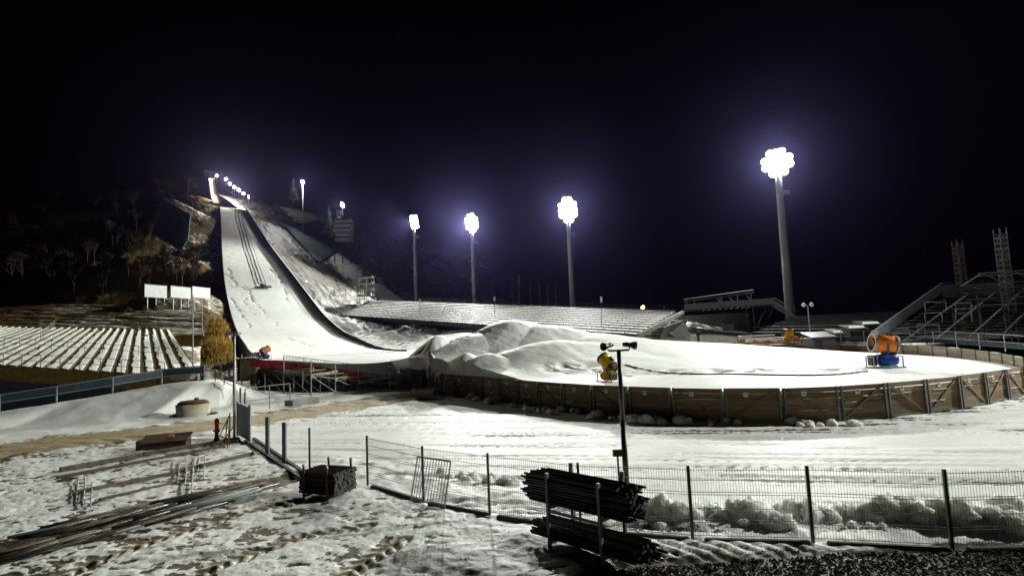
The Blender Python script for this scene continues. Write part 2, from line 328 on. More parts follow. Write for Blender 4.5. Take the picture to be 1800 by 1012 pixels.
def z_ground(X, Y, det=True):
    X = np.asarray(X, float); Y = np.asarray(Y, float); Z = np.zeros(X.shape)
    fy = np.interp(X, [p[0] for p in FENCE], [p[1] for p in FENCE]); yard = ss(.4, -.6, Y-fy)*ss(34, 27, Y)
    yard = np.where(X < -12, ss(29, 24, Y), yard)
    # bank on the left, pit behind it
    bx = [p[0] for p in BASEP]; by = [p[1] for p in BASEP]; cx = [p.x for p in CREST]; cy = [p.y for p in CREST]; cz = [p.z for p in CREST]
    yb = np.interp(X, bx, by); o = np.argsort(cx); cyi = np.interp(X, np.array(cx)[o], np.array(cy)[o]); czi = np.interp(X, np.array(cx)[o], np.array(cz)[o])
    wl = ss(-19.0, -23.0, X)
    t = np.clip((Y-yb)/np.maximum(cyi-yb, 1.0), 0, 1); bank = czi*(t*t*(3-2*t))
    pit = ss(cyi+.25, cyi+1.6, Y)*ss(-24.5, -27.5, X); fall = ss(cyi+1, cyi+8, Y)*(1-ss(-24.5, -27.5, X))
    Z = Z + wl*(bank*(1-pit)*(1-fall*.8)) - pit*wl*1.8
    dr, tr_, sd = seg_dist(X, Y, ROAD); road = ss(3.0, 2.0, dr)*(1-pit*wl)
    if not det: return Z
    lump = fbm(X*.9, Y*.9, 1, 5, .55); fine = fbm(X*3.4+.3*Y, Y*5.2, 2, 5, .6); rough = fbm(X*.22, Y*.22, 40, 3)
    Z = Z + yard*(.12*(lump-.5) + .07*(fine-.5)) + (1-yard)*.05*(fbm(X*.5, Y*.5, 6)-.5) + wl*.10*(fbm(X*.8, Y*.8, 22, 4)-.5)
    soil = yard*(.06 + 0.75*ss(.46, .35, lump*.35+fine*.65)*ss(.25, .6, rough) + .26*ss(.5, .75, rough))
    # the plain: long scrapes running with the track
    q = fbm(X*.12+3, (Y+.25*X)*1.6, 50, 4); pl = (1-yard)*(1-wl)
    q2 = fbm(X*.10-5, (Y+.22*X)*4.5, 52, 3); Z = Z - pl*.05*ss(.56, .66, q) - pl*.03*ss(.60, .68, q2); soil = soil + pl*(.20*ss(.55, .7, q)+.34*ss(.60, .70, q2)*ss(.4, .6, fbm(X*.2, Y*.2, 53))+.10)
    ed = ss(2.2, .2, np.abs(Y-fy-1.6))*ss(-9, -6, X)*pl; Z = Z + ed*.20*(fbm(X*1.6, Y*1.6, 60)-.35)
    # muddy edge along the road and the road itself
    Z = Z - road*.07 + road*.05*np.sin(sd*2.6) + ss(4.2, 2.8, dr)*(1-road)*.22*(fbm(X*1.4, Y*1.4, 70, 4)-.35)*(1-pit*wl)
    soil = soil + road*(.62+.25*fbm(X*.4, Y*.4, 71)) + ss(4.6, 2.8, dr)*(1-road)*.42*ss(.42, .62, fbm(X*1.1, Y*1.1, 72))
    soil = soil + wl*ss(.0, .4, t)*.12*fbm(X*.7, Y*.7, 80)
    mudt = 0
    for P, wd in ((TYRE1, .30), (TYRE2, .34), (TYRE3, .34)):
        d, tq, sdd = seg_dist(X, Y, P); a = ss(wd, wd*.6, d); wv = np.sin((tq+np.abs(sdd)*.9)*2*math.pi/.30)
        Z = Z - a*.04 + a*.028*wv; soil = soil*(1-a) + a*(.55+.28*wv); mudt = mudt + a*.6
    gl = np.interp(X, [gnd(x, y).x for x, y in ((900, 1040), (1100, 986), (1300, 975), (1500, 962), (1800, 950), (2300, 930))], [gnd(x, y).y for x, y in ((900, 1040), (1100, 986), (1300, 975), (1500, 962), (1800, 950), (2300, 930))])
    g = ss(.25, -.25, Y-gl+.5*(fbm(X*1.2, Y*1.2, 91)-.5))*ss(.4, 1.3, X)
    soil = np.maximum(soil, g*1.1); Z = Z - g*.06
    fu = ss(.9, .2, np.abs(Y-gl-.55))*ss(.4, 1.3, X)*yard; Z = Z + fu*.025*np.sin((X+.6*Y)*2*math.pi/.33+3*fbm(X*.7, Y*.7, 33)); soil = soil + fu*.42*ss(.1, -.6, np.sin((X+.6*Y)*2*math.pi/.33+3*fbm(X*.7, Y*.7, 33)))
    # rails band lower left: bare earth between
    d, tq, sdd = seg_dist(X, Y, [tuple(gnd(x, y).xy) for x, y in ((-150, 1010), (0, 965), (150, 925), (330, 880), (520, 838))])
    soil = soil + ss(.95, .45, d)*(.35+.5*fbm(X*1.5, Y*1.5, 95)); Z = Z - ss(.9, .5, d)*.05
    # close to the barrier: patchy darker strip
    db, _, sb = seg_dist(X, Y, RINGS); soil = soil + ss(2.0, .6, db)*.35*ss(.35, .6, fbm(X*1.2, Y*1.2, 99))
    return Z, np.clip(soil, 0, 1.2), np.clip(road+.5*ss(4.6, 2.8, dr)*(1-road)+mudt, 0, 1)
Yr = np.exp(np.linspace(math.log(4.2), math.log(52), 430)); u = np.concatenate([np.linspace(-2.4, -1.02, 70)[:-1], np.linspace(-1.02, 1.02, 620), np.linspace(1.02, 2.2, 60)[1:]])
Y, U = np.meshgrid(Yr, u, indexing='ij'); X = U*Y; Z, soil, mud_ = z_ground(X, Y)
grid_mesh('ground', X, Y, Z, 'ground', {'soil': soil, 'mud': mud_})
mb = MB(); mb.add([(-3000, -1500, -2.2), (3000, -1500, -2.2), (3000, 4000, -2.2), (-3000, 4000, -2.2)], [(0, 1, 2, 3)])
g = mb.build('far_ground', 'dark_concrete'); g['kind'] = 'structure'
def zg(x, y): return float(z_ground(np.array([x], float), np.array([y], float))[0][0])

# ------------------------------------------------------------------ hillsides
def edge_pts(fn, off, ss_): return [(*xy(s, fn(s)), float(zs(s))+off) for s in ss_]
C0 = pix(650, 529, 190); C1 = pix(1190, 549, 118); B0 = pix(600, 556, 165); B1 = pix(1120, 592, 86)
MASTS = [(pix(728, 390, 220), 'floodlight mast standing next to the scaffold tower end of the terraces'), (pix(829, 392, 195), ''), (pix(998, 369, 160), ''), (pix(1366, 286, 110), '')]
_tr = [tuple(B0.lerp(B1, a_).lerp(C0.lerp(C1, a_), b_)-Vector((0, 0, 1.5 if 0 < b_ < 1 else .8))) for a_ in (0, .2, .4, .6, .8, 1) for b_ in (0, .33, .66, 1)]
rp = _tr + edge_pts(lright, -.9, (10, 35, 60, 90, 120, 160, 200, 260)) + [
     (-18, 117, 4.3), (28.5, 78, 2.0), (39, 62, 1.6), (26, 82, 2.1), (33, 100, 2.2), (40, 125, 2.5), (53, 112, 2.2), (-38, 222, 14), (-14, 197, 9.5), (16, 162, 5.6), (80, 90, 2.0), (60, 60, 1.6), (150, 120, 2), (100, 250, 4), (0, 320, 16), (-60, 300, 40), (-100, 330, 75), (40, 45, 1.2), (60, 40, 1.2), (-75, 215, 34)]
T_r = TPS(rp, .1)
S_, L_ = np.meshgrid(np.linspace(-75, 300, 330), np.concatenate([np.linspace(0, 45, 110), np.linspace(45, 190, 70)[1:]]), indexing='ij')
X, Y = xy(S_, lright(S_)+L_+.25); Z = T_r(X, Y); dl = ss(0, 4, L_)
gr = ss(24, 60, S_)*ss(34, 18, L_) + ss(3, 12, L_)*ss(30, 22, L_)*ss(5, 20, S_)*ss(75, 45, S_)
Z = Z + dl*gr*(1.5*(fbm(X*.22, Y*.22, 201, 5, .55)-.5) + .8*(fbm(X*.7, Y*.7, 202, 3)-.5)) + dl*.25*(fbm(X*.3, Y*.3, 203)-.5)
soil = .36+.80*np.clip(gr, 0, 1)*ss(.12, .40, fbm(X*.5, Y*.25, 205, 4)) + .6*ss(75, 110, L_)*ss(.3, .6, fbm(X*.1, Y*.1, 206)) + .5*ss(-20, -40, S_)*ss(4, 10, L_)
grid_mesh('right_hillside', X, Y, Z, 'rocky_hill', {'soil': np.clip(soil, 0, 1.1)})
def zr(x, y): return float(T_r(np.array([x]), np.array([y]))[0])
lp = edge_pts(lleft, -2.2, (-35, -10, 15, 40, 70, 100, 130, 165, 200, 260)) + [(-28, 47, -1.6), (-50, 56, -1.5), (-80, 62, -1.5), (-55, 75, 2.5), (-80, 85, 4), (-62, 105, 5.5), (-82, 112, 7.5), (-110, 100, 7), (-95, 150, 15), (-125, 135, 14), (-160, 120, 14), (-110, 175, 29), (-150, 180, 30), (-200, 170, 30), (-140, 215, 48), (-190, 230, 52), (-260, 220, 50), (-190, 300, 84), (-250, 300, 82), (-220, 370, 108), (-300, 330, 90)]
lp += [(*xy(s_q, lleft(s_q)-13), float(zs(s_q))+2.8) for s_q in (62, 90, 120, 150, 180)] + [(*xy(s_q, lleft(s_q)-24), float(zs(s_q))+2.5) for s_q in (90, 120, 150)]
T_l = TPS(lp, .2)
S_, L_ = np.meshgrid(np.linspace(-40, 300, 300), np.concatenate([np.linspace(0, 40, 90), np.linspace(40, 170, 70)[1:]]), indexing='ij')
X, Y = xy(S_, lleft(S_)-L_-.25); Z = T_l(X, Y); dl = ss(0, 4, L_); hi = ss(10, 40, S_)
Z = Z + dl*hi*(1.6*(fbm(X*.2, Y*.2, 211, 5, .55)-.5) + .8*(fbm(X*.7, Y*.7, 212, 3)-.5))
soil = .50 + .35*ss(.4, .6, fbm(X*.35, Y*.35, 215, 4)) + .5*ss(14, 30, L_) - .25*ss(-10, 10, -S_+25)
grid_mesh('left_hillside', X, Y, Z, 'hill', {'soil': np.clip(soil, 0, 1.2)})
def zl(x, y): return float(T_l(np.array([x]), np.array([y]))[0])
# ------------------------------------------------------------------ ski jump
sj_loc = (*xy(0, -14), 2.4)
sj = thing('ski_jump', 'snow covered ski jumping hill with long landing slope and lit inrun above it', 'ski jump', sj_loc)
S_, V_ = np.meshgrid(np.concatenate([np.linspace(-2, 168, 520)]), np.linspace(0, 1, 90), indexing='ij')
ll, lr = lleft(S_), lright(S_); L_ = ll+(lr-ll)*V_; X, Y = xy(S_, L_); Z = zs(S_)
fp = 0
def sp(v, s): return (s, v)
def slope_uv(px, py):                  # pixel -> (s, v) on the slope
    best = None
    for D in np.arange(60, 245, .5):
        p = pix(px, py, D); s_, l_ = sl(p.x, p.y); e = abs(p.z-float(zs(s_)))
        if best is None or e < best[0]: best = (e, s_, l_)
    return best[1], best[2]
TRK = [[(400, 470), (415, 500), (440, 512), (430, 530), (447, 555)], [(395, 480), (425, 505), (460, 545), (490, 570)], [(398, 503), (455, 503)], [(475, 470), (500, 505), (505, 530)], [(500, 590), (560, 610)], [(405, 520), (440, 575)], [(455, 390), (470, 440)]]
for P in TRK:
    uv = [slope_uv(*p) for p in P]; d, t, _ = seg_dist(S_+.8*(fbm(X*.4, Y*.4, 301)-.5), L_+2.0*(fbm(X*.3, Y*.3, 302)-.5), uv)
    fp = np.maximum(fp, ss(.55, .15, d)*ss(.42, .55, vnoise(t*1.4, t*0, 303)))
scrat = ss(.60, .70, fbm(S_*.9, L_*.35, 305, 4))*ss(60, 100, S_)
Z = Z - .07*fp - .04*scrat + .05*(fbm(X*.4, Y*.4, 306)-.5) - .9*np.sin(V_*math.pi)*ss(0, 30, S_)*.2
o = grid_mesh('landing_slope', X-sj_loc[0], Y-sj_loc[1], Z-sj_loc[2], 'clean_snow', {'soil': .06+.42*fp+.20*scrat}, kind=None); o.parent = sj; OFF[o.name] = Vector(sj_loc)
def side(fn, side_sign, sset, h0, below, m, snowcap):
    for s0, s1 in zip(sset[:-1], sset[1:]):
        hh = h0*(float(np.interp(s0, [0, 22], [.25, 1])) if snowcap else 1)
        a = Vector((*xy(s0, fn(s0)+side_sign*.15), float(zs(s0)))); b = Vector((*xy(s1, fn(s1)+side_sign*.15), float(zs(s1)))); b = a+(b-a)*.985
        k = MB(); wv = Vector((WX.x, WX.y, 0))*.07
        for (z0, z1) in ((-below, -.02), (.0, hh*.48), (hh*.5, hh)):
            q = wv if z0 >= 0 else wv*1.4
            P = [a-q+Vector((0, 0, z0)), b-q+Vector((0, 0, z0)), b+q+Vector((0, 0, z0)), a+q+Vector((0, 0, z0)), a-q+Vector((0, 0, z1)), b-q+Vector((0, 0, z1)), b+q+Vector((0, 0, z1)), a+q+Vector((0, 0, z1))]
            k.add(P, [(0, 3, 2, 1), (4, 5, 6, 7), (0, 1, 5, 4), (1, 2, 6, 5), (2, 3, 7, 6), (3, 0, 4, 7)])
        bo = k.build('side_board', m, sj)
        if snowcap:
            k = MB(); k.beam(a+Vector((0, 0, hh+.03)), b+Vector((0, 0, hh+.03)), .2, .06); k.build('snow_cap', 'snow', bo)
side(lleft, -1, list(np.linspace(-40, 168, 44)), 1.0, 2.2, 'dark_purple', False)
side(lright, 1, list(np.linspace(-2, 168, 36)), .95, .7, 'dark_plank', True)
# winch cables and drag mat on the slope
cs = thing('drag_mat', 'small dark drag mat held by cables halfway down the snow slope', 'drag mat', tuple(pix(463, 503, 200)))
def on_slope(px, py, up=.06): s_, l_ = slope_uv(px, py); return Vector((*xy(s_, l_), float(zs(s_))+up))
c0 = on_slope(463, 504); cs.location = c0; OFF[cs.name] = c0
mb = MB(); d1 = Vector((AX.x, AX.y, .42)).normalized(); d2 = Vector((WX.x, WX.y, 0)); nrm = d2.cross(d1)*-1
mb.obox(c0+Vector((0, 0, .14)), d1*1.3, d2*.8, Vector((0, 0, .12))); mb.obox(c0+d2*1.1+Vector((0, 0, .1))-d1*.5, d1*.6, d2*1.0, Vector((0, 0, .1))); mb.build('mat', 'dark_steel', cs)
mb = MB(); mb.obox(c0-d2*.5+Vector((0, 0, .4)), d1*.4, d2*.4, Vector((0, 0, .2))); mb.build('hitch', 'black', cs)
for (a, b) in (((414, 367), (455, 500)), ((419, 367), (461, 499)), ((424, 368), (467, 499))):
    mb = MB(); pa = np.linspace(0, 1, 14); q = [on_slope(a[0]+(b[0]-a[0])*t**1.12, a[1]+(b[1]-a[1])*t) for t in pa]
    for p0, p1 in zip(q[:-1], q[1:]): mb.beam(p0, p1, .15, .07)
    mb.build('cable', 'dark_steel', cs)
# takeoff table and inrun
i0 = pix(381, 357, 246); i1 = pix(371, 312, 335); ax = (i1-i0); ah = Vector((ax.x, ax.y, 0)).normalized(); aw = Vector((ah.y, -ah.x, 0))
n = 24; PTS = []
for k in range(n+1):
    t = k/n; p = i0.lerp(i1, t); p.z -= 3.0*math.sin(math.pi*t)*(1-t*.4); PTS.append(p)
mb = MB(); hw = 1.35
for a, b in zip(PTS[:-1], PTS[1:]):
    mb.add([a-aw*hw, a+aw*hw, b+aw*hw, b-aw*hw, a-aw*hw-Vector((0, 0, .5)), a+aw*hw-Vector((0, 0, .5)), b+aw*hw-Vector((0, 0, .5)), b-aw*hw-Vector((0, 0, .5))], [(0, 1, 2, 3), (4, 7, 6, 5), (0, 3, 7, 4), (1, 5, 6, 2)])
mb.build('inrun_track', 'snow', sj)
for sg, m in ((-1, 'dark_purple'), (1, 'dark_plank')):
    for a, b in zip(PTS[:-1:2], PTS[2::2]):
        mb = MB(); a2 = a+aw*(hw+.12)*sg; b2 = b+aw*(hw+.12)*sg; z0, z1 = Vector((0, 0, -1.6)), Vector((0, 0, .75 if sg > 0 else .55)); th_ = aw*.06
        mb.add([a2-th_+z0, b2-th_+z0, b2+th_+z0, a2+th_+z0, a2-th_+z1, b2-th_+z1, b2+th_+z1, a2+th_+z1], [(0, 3, 2, 1), (4, 5, 6, 7), (0, 1, 5, 4), (1, 2, 6, 5), (2, 3, 7, 6), (3, 0, 4, 7)])
        mb.build('inrun_wall', m, sj)
mb = MB(); tl, tr2 = pix(384, 364, 243), pix(431, 369, 241); bl, br = Vector(tl)-Vector((0, 0, 3)), Vector(tr2)-Vector((0, 0, 3)); ba = Vector((AX.x, AX.y, 0))*1.2
mb.add([bl, br, br+ba, bl+ba, tl, tr2, tr2+ba, tl+ba], [(0, 3, 2, 1), (4, 5, 6, 7), (0, 1, 5, 4), (1, 2, 6, 5), (2, 3, 7, 6), (3, 0, 4, 7)]); mb.build('takeoff_table', 'dark_plank', sj)
hp = i1+ah*1.0
mb = MB(); mb.obox(hp+Vector((0, 0, 1.2)), aw*3.2, ah*2.2, Vector((0, 0, 1.6))); hs = mb.build('start_house', 'dark_concrete', sj)
mb = MB(); mb.obox(hp+Vector((0, 0, 3.2)), aw*3.9, ah*2.9, Vector((0, 0, .22))); mb.build('roof', 'galv', hs)
mb = MB(); mb.obox(hp-ah*2.25+Vector((0, 0, .9)), aw*1.2, ah*.05, Vector((0, 0, 1.1))); mb.build('start_gate', 'galv', hs)
for x in (-2.6, 2.6):
    mb = MB(); mb.tube(hp+aw*x-ah*2.4+Vector((0, 0, -2)), hp+aw*x-ah*2.4+Vector((0, 0, 3)), .12); mb.build('support_post', 'galv', sj)

# ------------------------------------------------------------------ floodlights
def spot(name, loc, target, power, parent, size=130, blend=.5, col=(.97, 1, .92), radius=.8):
    l = bpy.data.lights.new(name, 'SPOT'); l.energy = power; l.color = col; l.spot_size = rad(size); l.spot_blend = blend; l.shadow_soft_size = radius
    o = bpy.data.objects.new(name, l); COL.objects.link(o); d = Vector(target)-Vector(loc); o.rotation_euler = d.to_track_quat('-Z', 'Y').to_euler(); o.location = Vector(loc)-OFF[parent.name]; o.parent = parent; return o
def mast(lamp, zbase, r0, r1, target, power, hw, hh, nx, ny, label, size=130, bl=.6):
    t = thing('floodlight_mast', label, 'floodlight', (lamp.x, lamp.y, zbase), 'floodlight masts along the stadium'); b = Vector((lamp.x, lamp.y, zbase))
    top = Vector((lamp.x, lamp.y, lamp.z-hh*.55))
    mb = MB(); n = 9
    for k in range(n): mb.tube(b.lerp(top, k/n), b.lerp(top, (k+1)/n), r0+(r1-r0)*k/n, r0+(r1-r0)*(k+1)/n, 14, caps=(k == n-1))
    mb.build('pole', 'mast_steel', t, True)
    mb = MB(); mb.tube(b-Vector((0, 0, 1)), b+Vector((0, 0, .5)), r0*1.7, r0*1.6, 14); mb.build('base', 'concrete', t)
    f = (Vector(target)-lamp); f.z *= .6; f.normalize(); rt = f.cross(Vector((0, 0, 1))).normalized(); up = rt.cross(f)
    mb = MB()
    for j in range(ny+1): z = (j/ny-.5)*hh; hq = hw*(.5 if j in (0, ny) and nx > 3 else .92); mb.beam(lamp+up*z*.9-rt*hq/2-f*.5, lamp+up*z*.9+rt*hq/2-f*.5, .12, .12)
    for i in range(3): x = (i/2-.5)*hw; vq = hh*(.5 if i != 1 else .9); mb.beam(lamp+rt*x*.9-up*vq/2-f*.6, lamp+rt*x*.9+up*vq/2-f*.6, .12, .12)
    mb.beam(top, lamp-f*.62, .5, .5); mb.build('head_frame', 'mast_steel', t)
    mb = MB(); side_ = Vector((1, 0, 0)); pb = top-Vector((0, 0, 3.2)); mb.obox(pb+side_*(r1+.5), side_*.6, Vector((0, .5, 0)), Vector((0, 0, .35))); mb.build('service_box', 'galv', t)
    for i in range(nx):
        for j in range(ny):
            if nx > 3 and i in (0, nx-1) and j in (0, ny-1): continue
            c = lamp+rt*((i+.5)/nx-.5)*hw+up*((j+.5)/ny-.5)*hh; rr = min(hw/nx, hh/ny)*.47
            mb = MB(); mb.lathe(c-f*.42, f, [(0, 0.02), (0, rr*.6), (.42, rr*1.32)], 12); h = mb.build('lamp_housing', 'galv', t)
            mb = MB(); mb.lathe(c, f, [(-.02, rr*1.30), (.05, rr*.95), (.06, .01)], 12); mb.build('lamp_lens', 'lens', h)
    spot('flood_light', lamp+f*1.2, target, power, t, size, bl); return t
KP = 0.22e6
mast(MASTS[3][0], 1.6, .95, .6, (0, 45, 1), .52*KP, 5.6, 5.2, 5, 4, 'tallest looking floodlight mast rising beside the end of the footbridge stairs')
mast(MASTS[2][0], 5.2, .8, .55, (-14, 58, 2), .6*KP, 5.0, 7.2, 4, 5, 'floodlight mast behind the terraces above the big snow heap', 92, .7)
mast(MASTS[1][0], 9.0, .8, .55, (-54, 104, 5), 1.6*KP, 4.6, 6.4, 4, 5, 'floodlight mast behind the terraces, second from the ski slope', 84, .8)
mast(MASTS[0][0], 14.0, .8, .55, (-78, 165, 25), 2.0*KP, 3.8, 5.0, 3, 4, 'floodlight mast behind the terraces nearest the ski slope', 92, .8)
mast(Vector((82, 36, 36)), .5, .95, .6, (-4, 19, 0), 1.2*KP, 5.6, 5.2, 5, 4, 'floodlight mast beside the steel grandstand outside the ring', 84)
def small_lamp(p, zb, label, head=.5, power=6000, warm=False, col=(1, .985, .92), target=None, name='slope_light', group=None, r=.09):
    t = thing(name, label, 'lamp', (p.x, p.y, zb), group); b = Vector((p.x, p.y, zb-.5))
    mb = MB(); mb.tube(b, p-Vector((0, 0, head*.6)), r*1.3, r, 8); mb.build('pole', 'mast_steel', t, True)
    tg = Vector(target) if target else p+Vector((-10, -20, -10)); f = (tg-p).normalized()
    mb = MB(); mb.lathe(p-f*head*.5, f, [(0, .02), (0, head*.6), (head*.5, head)], 10); mb.build('lamp_housing', 'galv', t)
    mb = MB(); mb.lathe(p, f, [(0, head*.97), (.25*head, head*.7), (.4*head, .01)], 10); mb.build('lamp_lens', 'lens_warm' if warm else 'lens', t)
    if power: spot('flood_light', p+f*(head*.6), tg, power, t, 150, .6, col, .3)
    return t
for k, (x, y) in enumerate([(381, 309), (397, 315), (404, 323), (412, 329), (420, 334), (428, 340), (437, 346)]):
    D = 333-k*13; p = pix(x, y, D); small_lamp(p, p.z-4.0, 'lamp beside the start house at the top of the inrun' if k == 0 else 'warm floodlight in the row beside the inrun', .75 if k < 6 else .95, 30000, True, (1, .93, .7), tuple(pix(385, 352, 250)) if k else tuple(pix(377, 340, 290)), group=None if k == 0 else 'lights beside the inrun')
p = pix(532, 320, 265); small_lamp(p, zr(p.x, p.y), 'tall lone light mast on the dark wooded slope right of the inrun', .85, 30000, False, target=tuple(pix(430, 420, 210)), r=.2)
p = pix(602, 360, 235); small_lamp(p, p.z-4, 'bright floodlight on top of the judges tower', 1.2, 25000, False, target=tuple(pix(440, 420, 205)), r=.15)
p = pix(1130, 540, 135); small_lamp(p, p.z-2.2, 'small orange lamp glowing behind the end of the terraces', .45, 400, True, (1, .55, .3), (p.x, p.y-20, 0), name='path_lamp')
bpy.data.objects[[o.name for o in bpy.data.objects if o.name.startswith('lamp_lens')][-1]].data.materials[0] = MAT['lens_orange']
# ------------------------------------------------------------------ wooden barrier round the outrun
UP = Vector((0, 0, 1))
bar = thing('wooden_barrier', 'curved brown plank barrier with steel posts and number plates ringing the snowy outrun', 'barrier', (RINGS[0][0], RINGS[0][1], 0))
RP = resample(RINGS, 2.28); NB = len(RP)-1
def btop(p): return float(np.interp(p.y if p.x > 26 else 0, [0, 31, 40, 50, 62, 76], [1.46, 1.46, 1.6, 1.8, 1.98, 2.2]))
def unit_box(name, sx, sy, sz):
    mb = MB(); mb.box((0, 0, 0), (sx, sy, sz)); me = bpy.data.meshes.new(name); me.from_pydata(mb.v, [], mb.f); return me
def place(me, name, mats, parent, M):
    o = bpy.data.objects.new(name, me); COL.objects.link(o); o.parent = parent; M = M.copy(); M.translation = M.translation-OFF[parent.name]; o.matrix_local = M; OFF[o.name] = OFF[parent.name]; return o
PLK = {}
for m in ('plank', 'pale_plank', 'dark_plank', 'snow', 'grey_green', 'white', 'black'):
    PLK[m] = unit_box('piece_'+m, 1, 1, 1); PLK[m].materials.append(MAT[m])
def piece(kind, name, parent, c, ax, ay, az):
    M = Matrix.Identity(4); ax, ay, az = Vector(ax), Vector(ay), Vector(az)
    for i in range(3): M[i][0] = ax[i]*2; M[i][1] = ay[i]*2; M[i][2] = az[i]*2; M[i][3] = c[i]
    return place(PLK[kind], name, None, parent, M)
for i in range(NB):
    a, b = RP[i], RP[i+1]; d = Vector((b.x-a.x, b.y-a.y, 0)); L = d.length; d /= L; nrm = Vector((d.y, -d.x, 0)); a = a+nrm.xy*.14; b = b+nrm.xy*.14; c = Vector(((a.x+b.x)/2, (a.y+b.y)/2, 0))   # nrm: outward
    zt = (btop(a)+btop(b))/2; dz = (btop(b)-btop(a))/L; z0 = zt-1.48; far = c.x > 30.5 or (c.x > 27 and c.y > 33); ph = .245
    right = c.x > 26.5 and c.y < 58  # paler plank colour here stands in for floodlight on the inner face
    for k in range(6):
        z = z0+.03+ph*(k+.5); jit = random.uniform(-.012, .012); gap = random.choice([0, 0, .0, .02])
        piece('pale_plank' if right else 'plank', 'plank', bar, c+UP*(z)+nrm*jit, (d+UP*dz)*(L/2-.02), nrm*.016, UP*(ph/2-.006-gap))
        if not far and k in (1, 3, 4) and random.random() < .45:
            x0 = random.uniform(-.35, .1)*L; ln = random.uniform(.12, .3)*L
            piece('snow', 'snow_ledge', bar, c+d*x0+UP*(z+ph/2-.004)+nrm*.04, d*ln, nrm*.022, UP*.012)
    if not far:
        for off in (-.11, .11):
            p = Vector((a.x, a.y, 0))+d*off; mb = MB(); mb.beam(p+nrm*.10+UP*(-.15), p+nrm*.07+UP*(zt+.02), .075, .07, nrm); mb.build('post', 'grey_green', bar)
        s = 1 if i % 2 else -1
        mb = MB(); mb.beam(c-d*s*(L/2-.22)+nrm*.05+UP*(z0+.15), c+d*s*(L/2-.22)+nrm*.05+UP*(zt-.1), .09, .05, nrm); mb.build('diagonal_brace', 'plank', bar)
        mb = MB(); mb.beam(c-d*(L/2-.1)+nrm*.045+UP*(z0+.08), c+d*(L/2-.1)+nrm*.045+UP*(z0+.08), .06, .08, UP); mb.build('bottom_rail', 'grey_green', bar)
        pl = piece('white', 'number_plate', bar, c+nrm*.034+UP*(zt-.27)-d*(.1*L), d*.095, nrm*.008, UP*.095)
        for q in ((-.02, .02, .012, .05), (.03, .0, .018, .035)):
            mb = MB(); cc = c+nrm*.0475+UP*(zt-.27+q[1])-d*(.1*L); mb.obox(cc+d*q[0], d*q[2], nrm*.004, UP*q[3])
            dg = mb.build('plate_mark', 'black', bar)
    else:
        p = Vector((a.x, a.y, 0)); mb = MB(); mb.beam(p-nrm*.04+UP*(z0-.2), p-nrm*.04+UP*(btop(a)+.03), .08, .06, nrm); mb.build('post', 'plank', bar)
        if random.random() < .6: piece('snow', 'snow_ledge', bar, c+UP*(zt+.01), d*L*.3, nrm*.03, UP*.02)
# end wall left of the gap, facing the yard
ew = thing('plank_end_wall', 'short dark plank wall between the scaffold walkway and the snow spill', 'wall', (*gnd(728, 690).xy, 0))
e0, e1 = gnd(704, 683), gnd(744, 688)
for k in range(7):
    z = .14+.245*k; mb = MB(); mb.beam(Vector((e0.x, e0.y, z)), Vector((e1.x, e1.y, z)), .04, .235); mb.build('plank', 'dark_plank', ew)
for t in (.05, .5, .95):
    p = e0.lerp(e1, t); mb = MB(); mb.beam(p+Vector((0, -.06, -.1)), p+Vector((0, -.06, 1.85)), .09, .07); mb.build('post', 'dark_steel', ew)
# tarpaulin over the heap's end
tp = thing('tarpaulin', 'brown red tarpaulin stretched up over the end of the snow heap', 'tarpaulin', tuple(pix(715, 655, 48)))
def strip(rowa, rowb, n=8, bulge=.25):
    mb = MB(); A = [Vector(p) for p in rowa]; B = [Vector(p) for p in rowb]; P = []
    def cur(Q, t): k = t*(len(Q)-1); i = min(int(k), len(Q)-2); return Q[i].lerp(Q[i+1], k-i)
    for j in range(n+1):
        for i in range(13): t = i/12; p = cur(A, t).lerp(cur(B, t), j/n); p = p+Vector((0, -1, .3))*bulge*math.sin(math.pi*j/n)*math.sin(math.pi*t)+Vector((0, .05*math.sin(i*2.1+j), 0)); P.append(p)
    fs = [(j*13+i, j*13+i+1, (j+1)*13+i+1, (j+1)*13+i) for j in range(n) for i in range(12)]; m = len(P)
    P2 = [p+Vector((0, .06, -.02)) for p in P]; fs2 = [tuple(m+q for q in f[::-1]) for f in fs]; mb.add(P+P2, fs+fs2); return mb
strip([pix(690, 657, 53), pix(718, 627, 52.6), pix(738, 609, 52.3), pix(755, 597, 52)], [pix(704, 656, 51), pix(728, 632, 50.8), pix(744, 615, 50.6), pix(756, 606, 50.4)]).build('top_sheet', 'tarp', tp, True)
strip([pix(704.4, 656, 50.9), pix(728.4, 632, 50.7), pix(744.4, 615, 50.5), pix(756.4, 606, 50.3)], [pix(722, 660, 49.4), pix(734, 650, 49.2), pix(746, 640, 49.0), pix(757, 625, 49)]).build('end_sheet', 'tarp_grey', tp, True)
mb = MB(); c = gnd(745, 698); 
P = []
for z, gx, gy in ((0.02, .62, .42), (.62, .86, .55)):
    for sx, sy in ((-1, -1), (1, -1), (1, 1), (-1, 1)): P.append(Vector((c.x+sx*gx, c.y+sy*gy, z)))
for sx, sy in ((-1, -1), (1, -1), (1, 1), (-1, 1)): P.append(Vector((c.x+sx*.78, c.y+sy*.47, .62)))
for sx, sy in ((-1, -1), (1, -1), (1, 1), (-1, 1)): P.append(Vector((c.x+sx*.60, c.y+sy*.40, .2)))
mb.add(P, [(3, 2, 1, 0)]+[(i, (i+1) % 4, 4+(i+1) % 4, 4+i) for i in range(4)]+[(4+i, 4+(i+1) % 4, 8+(i+1) % 4, 8+i) for i in range(4)]+[(8+i, 8+(i+1) % 4, 12+(i+1) % 4, 12+i) for i in range(4)]+[(12, 13, 14, 15)])
